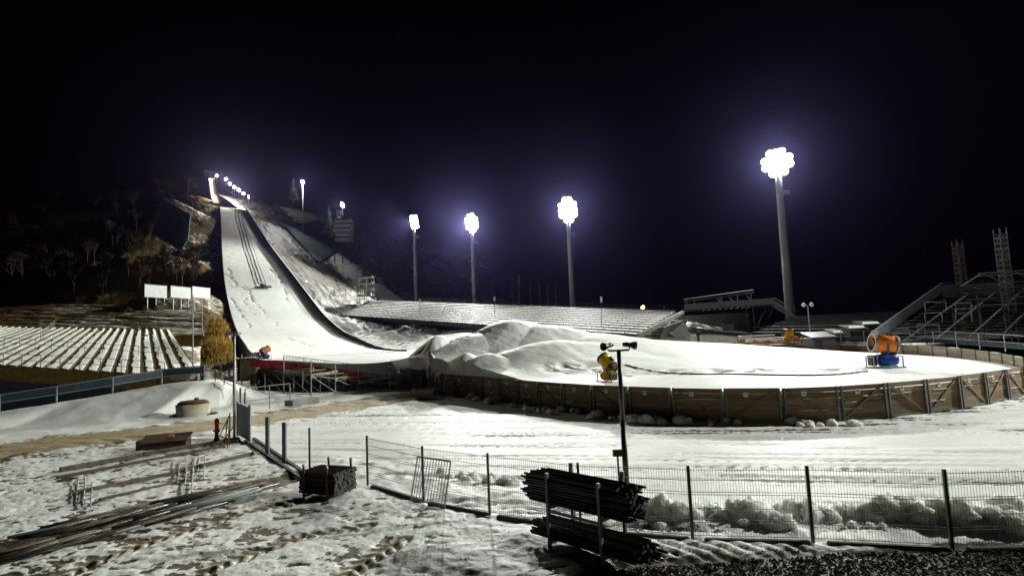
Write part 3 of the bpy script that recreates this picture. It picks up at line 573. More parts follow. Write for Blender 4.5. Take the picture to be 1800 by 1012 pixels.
solo(mb, 'skip_tub', 'pale_concrete', 'beige open tub standing in the gap at the end of the plank barrier', 'tub')

# ------------------------------------------------------------------ railings
def railing(name, label, pts, h, nr, mpost='galv', spacing=2.0, r=.025, bal=0.0, panel=None, sink=.15, rail_h=None, pr=None, cat='railing'):
    P = resample([tuple(p) for p in pts], spacing); P = [Vector(p) for p in P]; t = thing(name, label, cat, tuple(P[0]))
    for p in P:
        mb = MB(); mb.tube(p-UP*sink, p+UP*h, pr or r*1.15, n=6); mb.build('post', mpost, t)
    for k in range(nr):
        z = h*(k+1)/nr if rail_h is None else rail_h[k]; mb = MB()
        for a, b in zip(P[:-1], P[1:]): mb.tube(a+UP*z, b+UP*z, r*.9, n=6)
        mb.build('rail', mpost, t)
    if bal:
        for a, b in zip(P[:-1], P[1:]):
            n = max(2, int((b-a).length/bal)); mb = MB()
            for i in range(1, n): q = a.lerp(b, i/n); mb.tube(q+UP*.08, q+UP*h, r*.55, n=4, caps=False)
            mb.build('baluster_panel', mpost, t)
    if panel:
        for a, b in zip(P[:-1], P[1:]):
            mb = MB(); c = (a+b)/2; mb.beam(a+(b-a)*.02+UP*(panel[1]+panel[2])/2, a+(b-a)*.98+UP*(panel[1]+panel[2])/2, .015, panel[2]-panel[1]); mb.build('infill_panel', panel[0], t)
    return t

# ------------------------------------------------------------------ scaffold walkway with the red banner
sw = thing('scaffold_walkway', 'raised scaffold walkway with pale decks and diagonal braces along the outrun edge', 'scaffold', tuple(gnd(449, 685)))
LEG = [(425, 640, 684), (449, 643, 686), (499, 649, 693), (547, 655, 695.5), (589.5, 661, 691), (630, 665, 686), (685, 670, 683), (712, 672, 682)]
FB = [gnd(x, yb) for x, yd, yb in LEG]; FT = [pix(x, yd, p.y) for (x, yd, yb), p in zip(LEG, FB)]
dep = Vector((.2, 1.7, 0))
for k, (b, t) in enumerate(zip(FB, FT)):
    for q, zz in ((Vector(), .0), (dep, .1), (dep*2, .2)):
        mb = MB(); mb.tube(b+q-UP*.2, Vector((t.x, t.y, t.z+ (1.05 if q.length == 0 else .0)))+q, .055, n=8); mb.build('leg', 'galv', sw)
    mb = MB(); mb.beam(t-UP*.14, t+dep*2-UP*.14, .07, .09); mb.build('cross_beam', 'galv', sw)
for k in range(len(FB)-1):
    a, b = FT[k], FT[k+1]; zd = (a.z*.4+b.z*.6); mb = MB()
    mb.beam(a-UP*.2, b-UP*.2, .06, .07); mb.build('ledger', 'galv', sw)
    for j in range(5):
        o = dep*(2*(j+.5)/5); A = Vector((a.x, a.y, zd+.02))+o; B = Vector((b.x, b.y+.5, zd+.02))+o; mb = MB(); mb.beam(A, A+(B-A)*.985, .96, .06); mb.build('deck_plank', 'pale_plank', sw)
    mb = MB(); mb.beam(Vector((a.x, a.y-.05, zd-.10)), Vector((b.x, b.y+.6, zd+.22)), .05, .24); mb.build('edge_board', 'pale_concrete', sw)
    if 1 <= k <= 4:
        mb = MB(); mb.tube(a-UP*.25-Vector((0, .08, 0)), FB[k+1]+UP*.15-Vector((0, .08, 0)), .035, n=6); mb.build('diagonal_brace', 'galv', sw)
        mb = MB(); mb.tube(a-UP*.25+dep, FB[k+1]+UP*.15+dep, .035, n=6); mb.build('diagonal_brace', 'galv', sw)
    mb = MB(); mb.tube(FB[k]+UP*.12, FB[k+1]+UP*.12, .03, n=6); mb.build('base_ledger', 'galv', sw)
railing('walkway_railing', 'grey baluster railing on the scaffold walkway behind the red banner', [pix(499, 645, 52.3), pix(560, 653, 51.5), pix(640, 664, 51), pix(722, 668, 49.5)], 1.08, 2, spacing=2.2, r=.028, bal=.14)
railing('walkway_end_railing', 'grey baluster railing at the left end of the scaffold walkway', [pix(352, 662, 54), pix(395, 658, 54.5), pix(424, 655, 55)], 1.15, 2, spacing=2.2, r=.028, bal=.16)
bn = thing('red_banner', 'long red banner strip hung along the scaffold walkway', 'banner', tuple(pix(440, 645, 51.6)))
BT = [(440, 630, 644), (470, 633, 646), (500, 636, 649), (548, 643, 654), (590, 648, 659), (640, 655, 664)]
for k in range(len(BT)-1):
    (x0, t0, b0), (x1, t1, b1) = BT[k], BT[k+1]; D0, D1 = 51.9-.25*k, 51.65-.25*k; mb = MB(); P = []
    n = 10
    for j in range(4):
        for i in range(n+1):
            t = i/n; x = x0+(x1-x0)*t*.99; y = (t0+(t1-t0)*t)*(1-j/3)+(b0+(b1-b0)*t)*j/3; P.append(pix(x, y, D0+(D1-D0)*t+.05*math.sin(i*1.7+j+k)))
    q = [(j*(n+1)+i, j*(n+1)+i+1, (j+1)*(n+1)+i+1, (j+1)*(n+1)+i) for j in range(3) for i in range(n)]; m = len(P)
    mb.add(P+[p+Vector((0, .02, 0)) for p in P], q+[tuple(m+w_ for w_ in f[::-1]) for f in q]); mb.build('banner_section', 'banner_red', bn, True)
    if k >= 2:
        for t in (.25, .6):
            mb = MB(); x = x0+(x1-x0)*t; y = (t0+b0)/2+((t1+b1)/2-(t0+b0)/2)*t; mb.beam(pix(x, y+2.2, D0-.12), pix(x+9, y+3, D0-.14), .012, .09); mb.build('pale_stripe', 'dry_grass', bn)
# shed-like box at the left end
mb = MB(); A = gnd(427, 686); 
for k in range(7):
    x = 424+k*4.2; p = pix(x, 660, 53.5); mb2 = MB(); mb2.beam(Vector((p.x, 53.5, 1.2)), Vector((p.x, 53.5, 3.25)), .2, .04, (0, 1, 0)); 
    if k == 0: bx = thing('board_hut', 'grey board hut at the foot of the slope by the red banner', 'hut', (p.x, 53.5, 1.0))
    mb2.build('board', 'old_timber', bx)
mb = MB(); q = pix(437, 640, 54.3); mb.box((q.x, 54.3, 2.2), (1.5, 1.45, 2.0)); mb.build('core', 'dark_plank', bx)
mb = MB(); mb.box((q.x, 54.3, 3.3), (1.75, 1.8, .08)); mb.build('roof', 'dark_steel', bx)
railing('stair_handrail', 'grey handrail frame in the snow below the scaffold walkway', [pix(431, 728, 38.5), pix(470, 722, 39.5), pix(510, 716, 41)], 1.7, 2, 'galv', 1.5, .03)
mb = MB(); mb.beam(gnd(507, 713)+UP*.18, gnd(555, 706)+UP*.18, .9, .38); solo(mb, 'concrete_block', 'concrete', 'long grey concrete block lying beside the muddy road', 'block', bev=.02)

# ------------------------------------------------------------------ terraces on the right bank
def lerp(a, b, t): return Vector(a)+(Vector(b)-Vector(a))*t
def terraces(name, label, b0, b1, c0, c1, n, mstep, msnow, nbench=True, seed=0, snowfrac=.72):
    t = thing(name, label, 'grandstand', tuple(b0)); rn = random.Random(seed)
    for k in range(n):
        a0, a1 = lerp(b0, c0, k/n), lerp(b1, c1, k/n); f0, f1 = lerp(b0, c0, (k+1)/n), lerp(b1, c1, (k+1)/n)
        za0, za1 = f0.z, f1.z; dn = 1.0
        P = [Vector((a0.x, a0.y, za0)), Vector((a1.x, a1.y, za1)), Vector((f1.x, f1.y, za1)), Vector((f0.x, f0.y, za0))]
        mb = MB(); mb.add([p-UP*dn for p in P]+P, [(0, 3, 2, 1), (4, 5, 6, 7), (0, 1, 5, 4), (1, 2, 6, 5), (2, 3, 7, 6), (3, 0, 4, 7)]); st = mb.build('terrace_step', mstep, t)
        if msnow:
            mb = MB(); N = 90; V = []
            for i in range(N+1):
                u = i/N; A = P[0].lerp(P[1], u); Bq = P[3].lerp(P[2], u); e0 = .16+(1-snowfrac)*(.4+.9*vnoise(np.array([u*38+seed]), np.array([k*3.1]), 5)[0]); rz_ = (f0.z-a0.z)*(1-u)+(f1.z-a1.z)*u; V += [A.lerp(Bq, e0)+UP*.02, A.lerp(Bq, .995)+UP*(.03+rz_*.28), A.lerp(Bq, e0+.05)+UP*(.08)]
            fs = []
            for i in range(N): j = i*3; fs += [(j, j+3, j+5, j+2), (j+2, j+5, j+4, j+1)]
            mb.add(V, fs); mb.build('snow_cover', msnow, st, True)
        if nbench:
            mb = MB(); h = .30; A, Bq = P[0].lerp(P[3], .30)+UP*h, P[1].lerp(P[2], .30)+UP*h; mb.beam(A, Bq, .22, .05); bo = mb.build('bench_plank', 'old_timber', st)
            mb = MB(); nl = int((Bq-A).length/2.6)
            for i in range(nl+1): q = A.lerp(Bq, i/nl); mb.beam(q-UP*(h), q-UP*.03, .08, .08)
            mb.build('bench_legs', 'dark_steel', st)['kind'] = 'stuff'
            if nbench == 2:
                mb = MB(); mb.beam(A+UP*.055, Bq+UP*.055, .20, .06); mb.build('bench_snow', 'snow', st)
    return t
terraces('terraced_stand', 'snow covered terraces with long bench rows below the floodlight masts', B0, B1, C0, C1, 11, 'dark_concrete', 'snow', 2, 1, .62)
# end wall of the terraces with steps
we = thing('concrete_end_wall', 'dark concrete wall closing the terraces beside the tunnel entrance', 'wall', tuple(pix(1155, 600, 84)))
w0, w1, w2, w3 = pix(1152, 600, 82), pix(1216, 596, 92), pix(1204, 562, 92), pix(1168, 575, 83); th_ = Vector((-.5, .3, 0))
mb = MB(); mb.add([w0-UP*1, w1-UP*1, w2, w3, w0-UP*1+th_, w1-UP*1+th_, w2+th_, w3+th_], [(0, 1, 2, 3), (7, 6, 5, 4), (0, 4, 5, 1), (1, 5, 6, 2), (2, 6, 7, 3), (3, 7, 4, 0)]); mb.build('wall_slab', 'dark_concrete', we)
for k in range(6):
    p = pix(1138+k*11, 596-k*6, 84+k*1.6); mb = MB(); mb.box((p.x, p.y, p.z), (2.2, 1.4, .35), .5); s_ = mb.build('stair_step', 'dark_concrete', we); mb = MB(); mb.box((p.x-.1, p.y, p.z+.22), (1.9, 1.2, .1), .5); mb.build('snow_cover', 'snow', s_)
mb = MB(); mb.beam(pix(1122, 589, 84), pix(1200, 549, 96), .5, .5); mb.build('coping', 'concrete', we)
railing('terrace_fence', 'thin dark wire railing along the foot of the terraces', [B1+Vector((.3, -1.2, -.4)), lerp(B1, B0, .35)+Vector((0, -1.5, -.4)), lerp(B1, B0, .6)+Vector((0, -1.5, -.4))], 1.1, 2, 'dark_steel', 2.5, .03)
railing('crest_railing', 'dark railing along the crest of the terraces', [C0+Vector((2, 3, .2)), lerp(C0, C1, .5)+Vector((2, 3, .2)), C1+Vector((2, 3, .2))], 1.2, 2, 'dark_steel', 4, .04)
for k, (x, y0, y1, D) in enumerate([(652, 518, 553, 172), (738, 530, 575, 150), (869, 527, 572, 130), (1057, 528, 588, 100)]):
    a, b = pix(x+.5, y1, D), pix(x, y0, D); t = thing('speaker_pole', ['thin pole with a pale speaker at the end of the terraces near the slope', 'short speaker pole rising in front of the first floodlight mast', 'speaker pole on the terraces behind the tall snow heap', 'speaker pole near the lower end of the terraces'][k], 'pole', tuple(a), 'speaker poles on the terraces')
    mb = MB(); mb.tube(a, b, .06, .05, 6); mb.build('pole', 'dark_steel', t); mb = MB(); mb.box(tuple(b+UP*.2), (.32, .3, 1.0)); mb.build('speaker', 'white', t)

# ------------------------------------------------------------------ footbridge, tunnel entrance
fb = thing('footbridge', 'grey metal footbridge with railings over the tunnel entrance', 'bridge', tuple(pix(1325, 590, 104)))
f0, f1 = pix(1203, 545, 106), pix(1362, 534, 104); dd = Vector((.1, 2.4, 0)); L0 = f1-f0
mb = MB(); P = [f0, f1, f1+dd, f0+dd]; mb.add([p-UP*.25 for p in P]+P, [(0, 3, 2, 1), (4, 5, 6, 7), (0, 1, 5, 4), (1, 2, 6, 5), (2, 3, 7, 6), (3, 0, 4, 7)]); mb.build('deck', 'old_timber', fb)
for k in range(7):
    a, b = f0+L0*(k/7), f0+L0*((k+.98)/7); mb = MB(); mb.beam(a+UP*.55-Vector((0, .05, 0)), b+UP*.55-Vector((0, .05, 0)), .04, 1.1); mb.build('side_panel', 'galv', fb)
for k in range(9):
    p = f0+L0*(.20+.062*k)+Vector((0, -.25, -.35)); mb = MB(); mb.beam(p, p+Vector((.35, 0, .18)), .3, .1); mb.build('joist_end', 'snow', fb)
for z0, z1, e in ((2.0, 3.2, .78), (1.55, 2.7, .78)):
    mb = MB(); mb.tube(f0+UP*z0, f0+L0*e+UP*(z1-1.2+.85), .07, n=6); mb.build('top_rail', 'galv', fb)
for e in (.03, .12, .42, .6, .75):
    mb = MB(); p = f0+L0*e; mb.tube(p, p+UP*(2.0+.1*e), .06, n=6); mb.build('rail_post', 'galv', fb)
for (e, q) in ((.36, .42), (.5, .56), (.7, .75)):
    mb = MB(); mb.tube(f0+L0*e+UP*1.9, f0+L0*q+UP*.9, .05, n=6); mb.build('rail_strut', 'galv', fb)
for x in (1318, 1330):
    b_ = pix(x, 592, 104); mb = MB(); mb.tube(Vector((b_.x, 104, 1.5)), Vector((b_.x-.3, 104, f1.z-.2)), .10, n=8); mb.build('support_leg', 'grey_green', fb)
for (x0, y0, x1, y1) in ((1332, 572, 1346, 541), (1316, 566, 1352, 545), (1350, 560, 1362, 535)):
    mb = MB(); mb.tube(pix(x0, y0, 104.2), pix(x1, y1, 104.2), .06, n=6); mb.build('brace', 'grey_green', fb)
sa, sb_ = f1, pix(1400, 557, 102)
for o in (Vector((0, 0, 0)), Vector((.1, 2.0, 0))):
    mb = MB(); mb.beam(sa+o, sb_+o, .08, .3); mb.build('stringer', 'galv', fb); mb = MB(); mb.tube(sa+o+UP*1.1, sb_+o+UP*1.1, .05, n=6); mb.build('stair_rail', 'galv', fb)
for k in range(9):
    p = lerp(sa, sb_, (k+.5)/9); mb = MB(); mb.box(tuple(p+Vector((.05, 1.0, .05))), (.34, 1.9, .05)); mb.build('tread', 'galv', fb)
mb = MB(); mb.box((49.3, 103.5, 3.3), (3.0, 2.0, 3.0)); solo(mb, 'plinth_block', 'concrete', 'grey concrete plinth under the bridge stairs next to the mast', 'block', bev=.05)
tb = thing('tunnel_wall', 'dark panelled back wall of the tunnel under the footbridge', 'wall', (36, 110, 2))
for k in range(9):
    mb = MB(); mb.box((31.5+k*1.75, 112, 4.4), (1.68, .15, 5.2)); mb.build('panel', 'dark_concrete', tb)
mb = MB(); p = pix(1280, 575, 105); mb.box((p.x, p.y, p.z), (2.1, .06, 1.3)); t = thing('white_notice', 'small white notice board in the tunnel mouth', 'sign', (p.x, p.y, 2)); mb.build('board', 'white', t)
for sx in (-.8, .8): mb = MB(); mb.tube((p.x+sx, p.y+.08, 1.6), (p.x+sx, p.y+.08, p.z+.5), .05, n=6); mb.build('leg', 'galv', t)
# dark terraces right of the tunnel
terraces('dark_terraces', 'unlit brown terraces right of the footbridge', pix(1322, 588, 86), pix(1600, 592, 78), pix(1398, 556, 104), pix(1592, 546, 98), 7, 'dark_concrete', None, 0, 3)
for k, (x, y, w_) in enumerate([(1330, 590, 5), (1350, 594, 8), (1372, 597, 9)]):
    p = pix(x, y, 80-k*2); mb = MB(); mb.box((p.x, p.y, p.z), (w_, .7, .2), .05); solo(mb, 'snowy_step', 'snow', ['snow strip on the top step by the tunnel', 'snow strip on the middle step by the tunnel', 'snow strip on the bottom step by the orange netting'][k], 'snow', bev=.05)
# huts and container behind the ring
for k, (x, y, D, sx, sy, sz, lab, mm) in enumerate([(1440, 602, 64, 2.6, 2.0, .9, 'low grey container behind the far barrier by the double headed lamp', 'dim_screen'), (1469, 598, 70, 1.2, 2.0, 1.1, 'small dark hut with a snowy sloping roof', 'dark_purple'), (1502, 595, 72, 2.2, 2.2, 1.5, 'dark maroon hut with the widest snowy roof', 'dark_purple'), (1527, 590, 75, 2.4, 2.2, 1.7, 'tall dark maroon hut under the grandstand stairs', 'dark_purple')]):
    p = pix(x, y, D); t = thing('hut', lab, 'hut', (p.x, p.y, p.z-.4)); mb = MB(); mb.box((p.x, p.y, p.z+sz/2-.4), (sx, sy, sz)); mb.build('body', mm, t, bev=.02)
    mb = MB(); zt = p.z+sz-.4; mb.add([(p.x-sx*.55, p.y-sy*.6, zt+.02), (p.x+sx*.55, p.y-sy*.6, zt+.02), (p.x+sx*.55, p.y+sy*.6, zt+.55), (p.x-sx*.55, p.y+sy*.6, zt+.55), (p.x-sx*.55, p.y-sy*.6, zt+.14), (p.x+sx*.55, p.y-sy*.6, zt+.14), (p.x+sx*.55, p.y+sy*.6, zt+.7), (p.x-sx*.55, p.y+sy*.6, zt+.7)], [(0, 3, 2, 1), (4, 5, 6, 7), (0, 1, 5, 4), (1, 2, 6, 5), (2, 3, 7, 6), (3, 0, 4, 7)]); r_ = mb.build('roof', 'dark_steel', t)
    if k: mb = MB(); mb.add([(p.x-sx*.5, p.y-sy*.45, zt+.2), (p.x+sx*.35, p.y-sy*.5, zt+.2), (p.x+sx*.5, p.y-sy*.1, zt+.45), (p.x-sx*.3, p.y-sy*.05, zt+.45), (p.x-sx*.5, p.y-sy*.45, zt+.27), (p.x+sx*.35, p.y-sy*.5, zt+.27), (p.x+sx*.5, p.y-sy*.1, zt+.52), (p.x-sx*.3, p.y-sy*.05, zt+.52)], [(0, 3, 2, 1), (4, 5, 6, 7), (0, 1, 5, 4), (1, 2, 6, 5), (2, 3, 7, 6), (3, 0, 4, 7)]); mb.build('snow_patch', 'snow', r_)
    mb = MB(); mb.box((p.x-sx*.2, p.y-sy/2-.02, p.z+sz*.4-.4), (.8, .04, sz*.72)); mb.build('door', 'dark_steel', t)
railing('ring_walk_railing', 'grey mesh railing on the walk behind the far plank barrier', [pix(1440, 601, 66), pix(1560, 602, 60), pix(1660, 606, 54), pix(1800, 617, 46), pix(1950, 640, 38)], 1.25, 2, 'galv', 2.4, .03, panel=('teal_panel', .15, .55))
# double headed lamp
p = pix(1421, 537, 72); b_ = pix(1426, 604, 72); t = thing('double_lamp', 'slim grey lamp post with two pale heads behind the far barrier', 'lamp post', tuple(b_))
mb = MB(); mb.tube(b_-UP*.5, Vector((b_.x, b_.y, p.z)), .10, .07, 8); mb.build('pole', 'mast_steel', t, True)
mb = MB(); mb.beam((b_.x-.5, b_.y, p.z), (b_.x+.5, b_.y, p.z), .07, .07); mb.build('arm', 'mast_steel', t)
for sx in (-.5, .5): mb = MB(); mb.lathe((b_.x+sx, b_.y-.25, p.z+.05), (0, 1, .25), [(0, .02), (.05, .2), (.3, .26), (.45, .2), (.5, .02)], 10); mb.build('lamp_head', 'white', t, True)

# ------------------------------------------------------------------ steel grandstand on the right
gs = thing('steel_grandstand', 'open steel grandstand with pale plank rows and roof trusses', 'grandstand', (52, 58, 1.2))
for k in range(17):
    x0 = 1545+k*9; y = 600-k*6.0; D = 56+k*1.05; a = pix(x0, y, D); b = Vector((a.x+26, D+1.2, a.z+.1))
    mb = MB(); mb.beam(a, b, .30, .06); mb.build('bench_plank', 'dark_galv', gs)
    mb = MB(); mb.beam(a+Vector((0, .35, -.28)), b+Vector((0, .35, -.28)), .55, .05); mb.build('foot_board', 'dark_galv', gs)
for j in range(8):
    o = Vector((2.2+j*3.3, .1*j, -.18)); a, b = pix(1545, 600, 56)+o, pix(1545+144, 600-96, 72.8)+o
    mb = MB(); mb.beam(a, b, .12, .22); mb.build('raker_beam', 'dark_galv', gs)
    for q in (.25, .6, .97):
        p = lerp(a, b, q); mb = MB(); mb.beam(Vector((p.x, p.y, 1.0)), p, .11, .11); mb.build('support_leg', 'dark_galv', gs)
    p, q = lerp(a, b, .25), lerp(a, b, .6); mb = MB(); mb.tube(Vector((p.x, p.y, 1.2)), q, .05, n=6); mb.build('brace', 'dark_galv', gs)
sa, sb_ = pix(1532, 603, 56), pix(1658, 514, 72)
mb = MB(); h = 1.0; mb.add([sa, sb_, sb_+UP*1.2, sa+UP*h, sa+Vector((.05, .03, 0)), sb_+Vector((.05, .03, 0)), sb_+Vector((.05, .03, 1.2)), sa+Vector((.05, .03, h))], [(0, 1, 2, 3), (7, 6, 5, 4), (0, 4, 5, 1), (1, 5, 6, 2), (2, 6, 7, 3), (3, 7, 4, 0)]); mb.build('side_screen', 'dim_screen', gs)
mb = MB(); mb.tube(sa+UP*h, sb_+UP*1.22, .05, n=6); mb.build('side_rail', 'dark_galv', gs)
mb = MB(); mb.beam(sb_+UP*1.2, sb_+Vector((9, 0, 1.2)), .06, .06); mb.build('back_rail', 'dark_galv', gs); mb = MB(); mb.beam(sb_+UP*.2, sb_+Vector((9, .02, .2)), .05, 1.6); mb.build('back_screen', 'dim_screen', gs)
for (xa, ya, xb, yb, D) in ((1690, 503, 1830, 492, 66), (1692, 508, 1830, 500, 66), (1720, 481, 1830, 473, 62), (1722, 485, 1830, 478, 62), (1695, 515, 1830, 508, 64), (1700, 527, 1830, 520, 62), (1705, 538, 1830, 531, 60)):
    mb = MB(); mb.beam(pix(xa, ya, D), pix(xb, yb, D), .1, .13); mb.build('truss_beam', 'dark_galv', gs)
for (xa, ya, xb, yb, D) in ((1735, 484, 1765, 497, 63), (1785, 478, 1815, 492, 63), (1712, 505, 1735, 516, 64), (1755, 500, 1775, 514, 64), (1690, 503, 1722, 483, 64)):
    mb = MB(); mb.beam(pix(xa, ya, D), pix(xb, yb, D), .08, .09); mb.build('truss_web', 'dark_galv', gs)
for (xa, ya, xb, D) in ((1625, 531, 1662, 58), (1625, 550, 1655, 57), (1679, 533, 1707, 57), (1679, 543, 1707, 57), (1612, 571, 1650, 56), (1679, 551, 1707, 57)):
    a, b = pix(xa, ya, D), pix(xb, ya-1, D); mb = MB(); mb.beam(a, b, .05, .06); mb.build('guard_rail', 'dark_galv', gs)
    for q in (a, b): mb = MB(); mb.beam(q-UP*.9, q+UP*.03, .05, .05); mb.build('guard_post', 'dark_galv', gs)
for (x, y0, y1, w_, D, lab, mm) in ((1682, 422, 520, .75, 70, 'dim reddish lattice mast behind the steel grandstand', 'dim_rust'), (1757, 402, 500, .8, 64, 'shiny lattice mast with bright rungs behind the steel grandstand', 'dark_galv')):
    b_, p = pix(x+8, y1, D), pix(x, y0, D); t = thing('lattice_mast', lab, 'mast', (p.x, D, b_.z-4)); z0 = b_.z-4; w2 = w_/2; cs = [(-w2, -w2), (w2, -w2), (w2, w2), (-w2, w2)]
    for cx_, cy_ in cs: mb = MB(); mb.tube((p.x+cx_, D+cy_, z0), (p.x+cx_, D+cy_, p.z), .055, n=6); mb.build('chord', mm, t)
    n = int((p.z-z0)/.62)
    for k in range(n):
        z = z0+k*.62; mb = MB()
        for i in range(4):
            a, b = cs[i], cs[(i+1) % 4]; f = k % 2
            mb.tube((p.x+a[0], D+a[1], z+(.62 if f else 0)), (p.x+b[0], D+b[1], z+(0 if f else .62)), .035, n=5); mb.beam((p.x+a[0], D+a[1], z), (p.x+b[0], D+b[1], z), .07, .10)
        mb.build('lattice_bay', mm, t)
HAZE = 0.000042
# ------------------------------------------------------------------ terraces on the left
B_ = pix(275, 661, 50); A_ = pix(0, 643, 55); est = (A_-B_)/11.4; rdir = Vector((-.655, 1, .115))
ls = thing('earth_terraces', 'grassy earth terraces striped with snow beside the landing slope', 'grandstand', tuple(B_))
rn = random.Random(5)
for k in range(-3, 36):
    a = B_+est*k; len_ = 58+rn.uniform(-1, 1); 
    if k < 0: a = a+rdir*(-k*1.6)
    b = a+rdir*len_; a2, b2 = a+est, b+est
    a.z += .12; b.z += .12; a2.z += .12; b2.z += .12
    mb = MB(); dn = UP*1.4; za = Vector((0, 0, 0)); a2.z = a.z; b2.z = b.z
    mb.add([a-dn, a2-dn, b2-dn, b-dn, a, a2, b2, b], [(0, 3, 2, 1), (4, 5, 6, 7), (0, 1, 5, 4), (1, 2, 6, 5), (2, 3, 7, 6), (3, 0, 4, 7)]); st = mb.build('terrace_step', 'earth' if k < 14 else 'grass_green', ls)
    mb = MB(); N = 150; V = []; cov = float(np.interp(k, [-3, 9, 14, 26], [.60, .58, .42, .26]))
    for i in range(N+1):
        u = i/N; e = cov*(1-.55*ss(.45, 1, np.array(u))) * (.78+.44*vnoise(np.array([u*46.]), np.array([k*7.3]), 3)[0]); e *= float(ss(.10, .35, np.array(vnoise(np.array([u*16.]), np.array([k*3.7]), 8)[0] + .28*(1-u))))
        s0 = .10+.05*vnoise(np.array([u*60.]), np.array([k*5.1]), 4)[0]; p0 = a.lerp(b, u); p1 = a2.lerp(b2, u)
        V += [p0.lerp(p1, s0)+UP*.004, p0.lerp(p1, s0+e*.15)+UP*.05, p0.lerp(p1, s0+e*.92)+UP*.15, p0.lerp(p1, s0+e)+UP*.02]
    mb.add(V, [(i*4+j, i*4+j+1, (i+1)*4+j+1, (i+1)*4+j) for i in range(N) for j in range(3)]); mb.build('snow_strip', 'snow', st)
w0, w1 = B_-est*2.4+rdir*4, B_+est*16
mb = MB(); n_ = Vector((-.1, -.3, 0)); mb.add([Vector((w0.x, w0.y, -2.3))+n_, Vector((w1.x, w1.y, -2.3))+n_, w1+n_-UP*.1, w0+n_-UP*.1, Vector((w0.x, w0.y, -2.3)), Vector((w1.x, w1.y, -2.3)), w1-UP*.1, w0-UP*.1], [(0, 3, 2, 1), (4, 5, 6, 7), (0, 1, 5, 4), (1, 2, 6, 5), (2, 3, 7, 6), (3, 0, 4, 7)])
solo(mb, 'retaining_wall', 'dim_screen', 'tall dark retaining wall under the front of the left terraces', 'wall')
railing('terrace_front_railing', 'dark wire railing along the front edge of the striped terraces', [B_-est*2+UP*.1, B_+est*17+UP*.1], 1.15, 2, 'grey_green', 2.4, .028)
railing('terrace_middle_railing', 'dark wire railing crossing the middle of the striped terraces', [B_-est*2+rdir*12+UP*.1, B_+est*8+rdir*14+UP*.1, B_+est*19+rdir*16+UP*.1], 1.15, 2, 'grey_green', 3, .03)
railing('terrace_aisle_railing', 'thin dark railing at the back aisle of the striped terraces', [B_+est*(-1)+rdir*58+UP*.1, B_+est*14+rdir*58+UP*.1, B_+est*26+rdir*58+UP*.1], 1.15, 2, 'grey_green', 4, .04)
railing('terrace_stair_railing', 'dark sloping stair railing across the far corner of the striped terraces', [B_+est*12+rdir*26+UP*.1, B_+est*14+rdir*57+UP*.1], 1.2, 2, 'grey_green', 3, .035)
railing('pit_railing', 'blue grey railing with mesh panels along the top of the snow bank', [Vector((c.x, c.y, zg(c.x, c.y)))+Vector((0, -.1, .0)) for c in CREST[:6]], 1.15, 2, 'blue_grey', 3.1, .045, panel=('teal_panel', .62, 1.1), rail_h=(.6, 1.15), pr=.06)
n, m = 90, 120; U_, V_ = np.meshgrid(np.linspace(0, 1, n), np.linspace(0, 1, m), indexing='ij'); c4 = [pix(-120, 572, 108), pix(356, 590, 100), pix(356, 540, 134), pix(-120, 531, 150)]
Q = [sum(c[k]*w_ for c, w_ in zip(c4, ((1-U_)*(1-V_), (1-U_)*V_, U_*V_, U_*(1-V_)))) for k in range(3)]
stp = (U_*9) % 1; aisle = ss(.02, .008, np.abs(U_-.42+.55*(V_-.75)*.4))
Q[2] = Q[2] + .22*ss(.0, .25, stp)*ss(1, .8, stp) + .5*(fbm(Q[0]*.3, Q[1]*.3, 501)-.5) - .35*aisle
grid_mesh('upper_slope', np.concatenate([Q[0][:1], Q[0], Q[0][-1:]], 0), np.concatenate([Q[1][:1], Q[1], Q[1][-1:]], 0), np.concatenate([Q[2][:1]-2, Q[2], Q[2][-1:]-2], 0), 'hill', {'soil': np.concatenate([a_ for a_ in (lambda w_: (w_[:1], w_, w_[-1:]))(np.clip(.76-.8*ss(.0, .12, stp)*ss(.5, .25, stp)*ss(.40, .55, fbm(Q[0]*.16, Q[1]*.5, 503))*ss(.25, .7, V_)+.4*aisle, 0, 1.2))], 0)})
railing('upper_path_railing', 'thin grey railing along the path above the upper terraces', [pix(-20, 536, 150), pix(120, 532, 152), pix(250, 530, 150)], 1.3, 2, 'galv', 5, .05)
for k, (x0, x1, y0, y1, D) in enumerate([(254, 293, 500, 521, 128), (300, 335, 503, 522, 128), (338, 369, 504, 522, 128)]):
    a, b = pix(x0, y1, D), pix(x1, y1, D+5.5); zt = pix(x0, y0, D).z; t = thing('billboard', ['wide white billboard farthest from the ski slope', 'middle one of the three white billboards', 'white billboard closest to the ski slope'][k], 'billboard', (a.x, D, a.z-2), 'white billboards above the left terraces')
    mb = MB(); c = (a+b)/2; az_ = math.atan2(b.y-a.y, b.x-a.x); wd_ = (b-a).xy.length; mb.box((c.x, c.y, (a.z+zt)/2), (wd_, .1, zt-a.z), az_); bd = mb.build('board', 'white', t)
    mb = MB()
    for q in ((a.z-.05), (zt+.05)): mb.box((c.x, c.y, q), (wd_+.2, .16, .1), az_)
    mb.build('frame', 'galv', t)
    for q in (.12, .5, .88):
        p = a.lerp(b, q); mb = MB(); mb.beam((p.x-.05, p.y+.14, a.z-3.0), (p.x-.05, p.y+.14, zt), .14, .12); mb.build('leg', 'galv', t)
for (x, y0, y1, D, lab) in ((338.5, 520, 640, 56, 'thin grey pole standing at the end of the striped terraces'), (355, 533, 600, 74, 'short thin pole behind the end of the striped terraces')):
    a, b = pix(x+1, y1, D), pix(x, y0, D); mb = MB(); mb.tube(a-UP*1.2, b, .07, .05, 8); mb.tube(b, b+UP*.12, .1, .1, 8); solo(mb, 'slim_pole', 'galv', lab, 'pole')
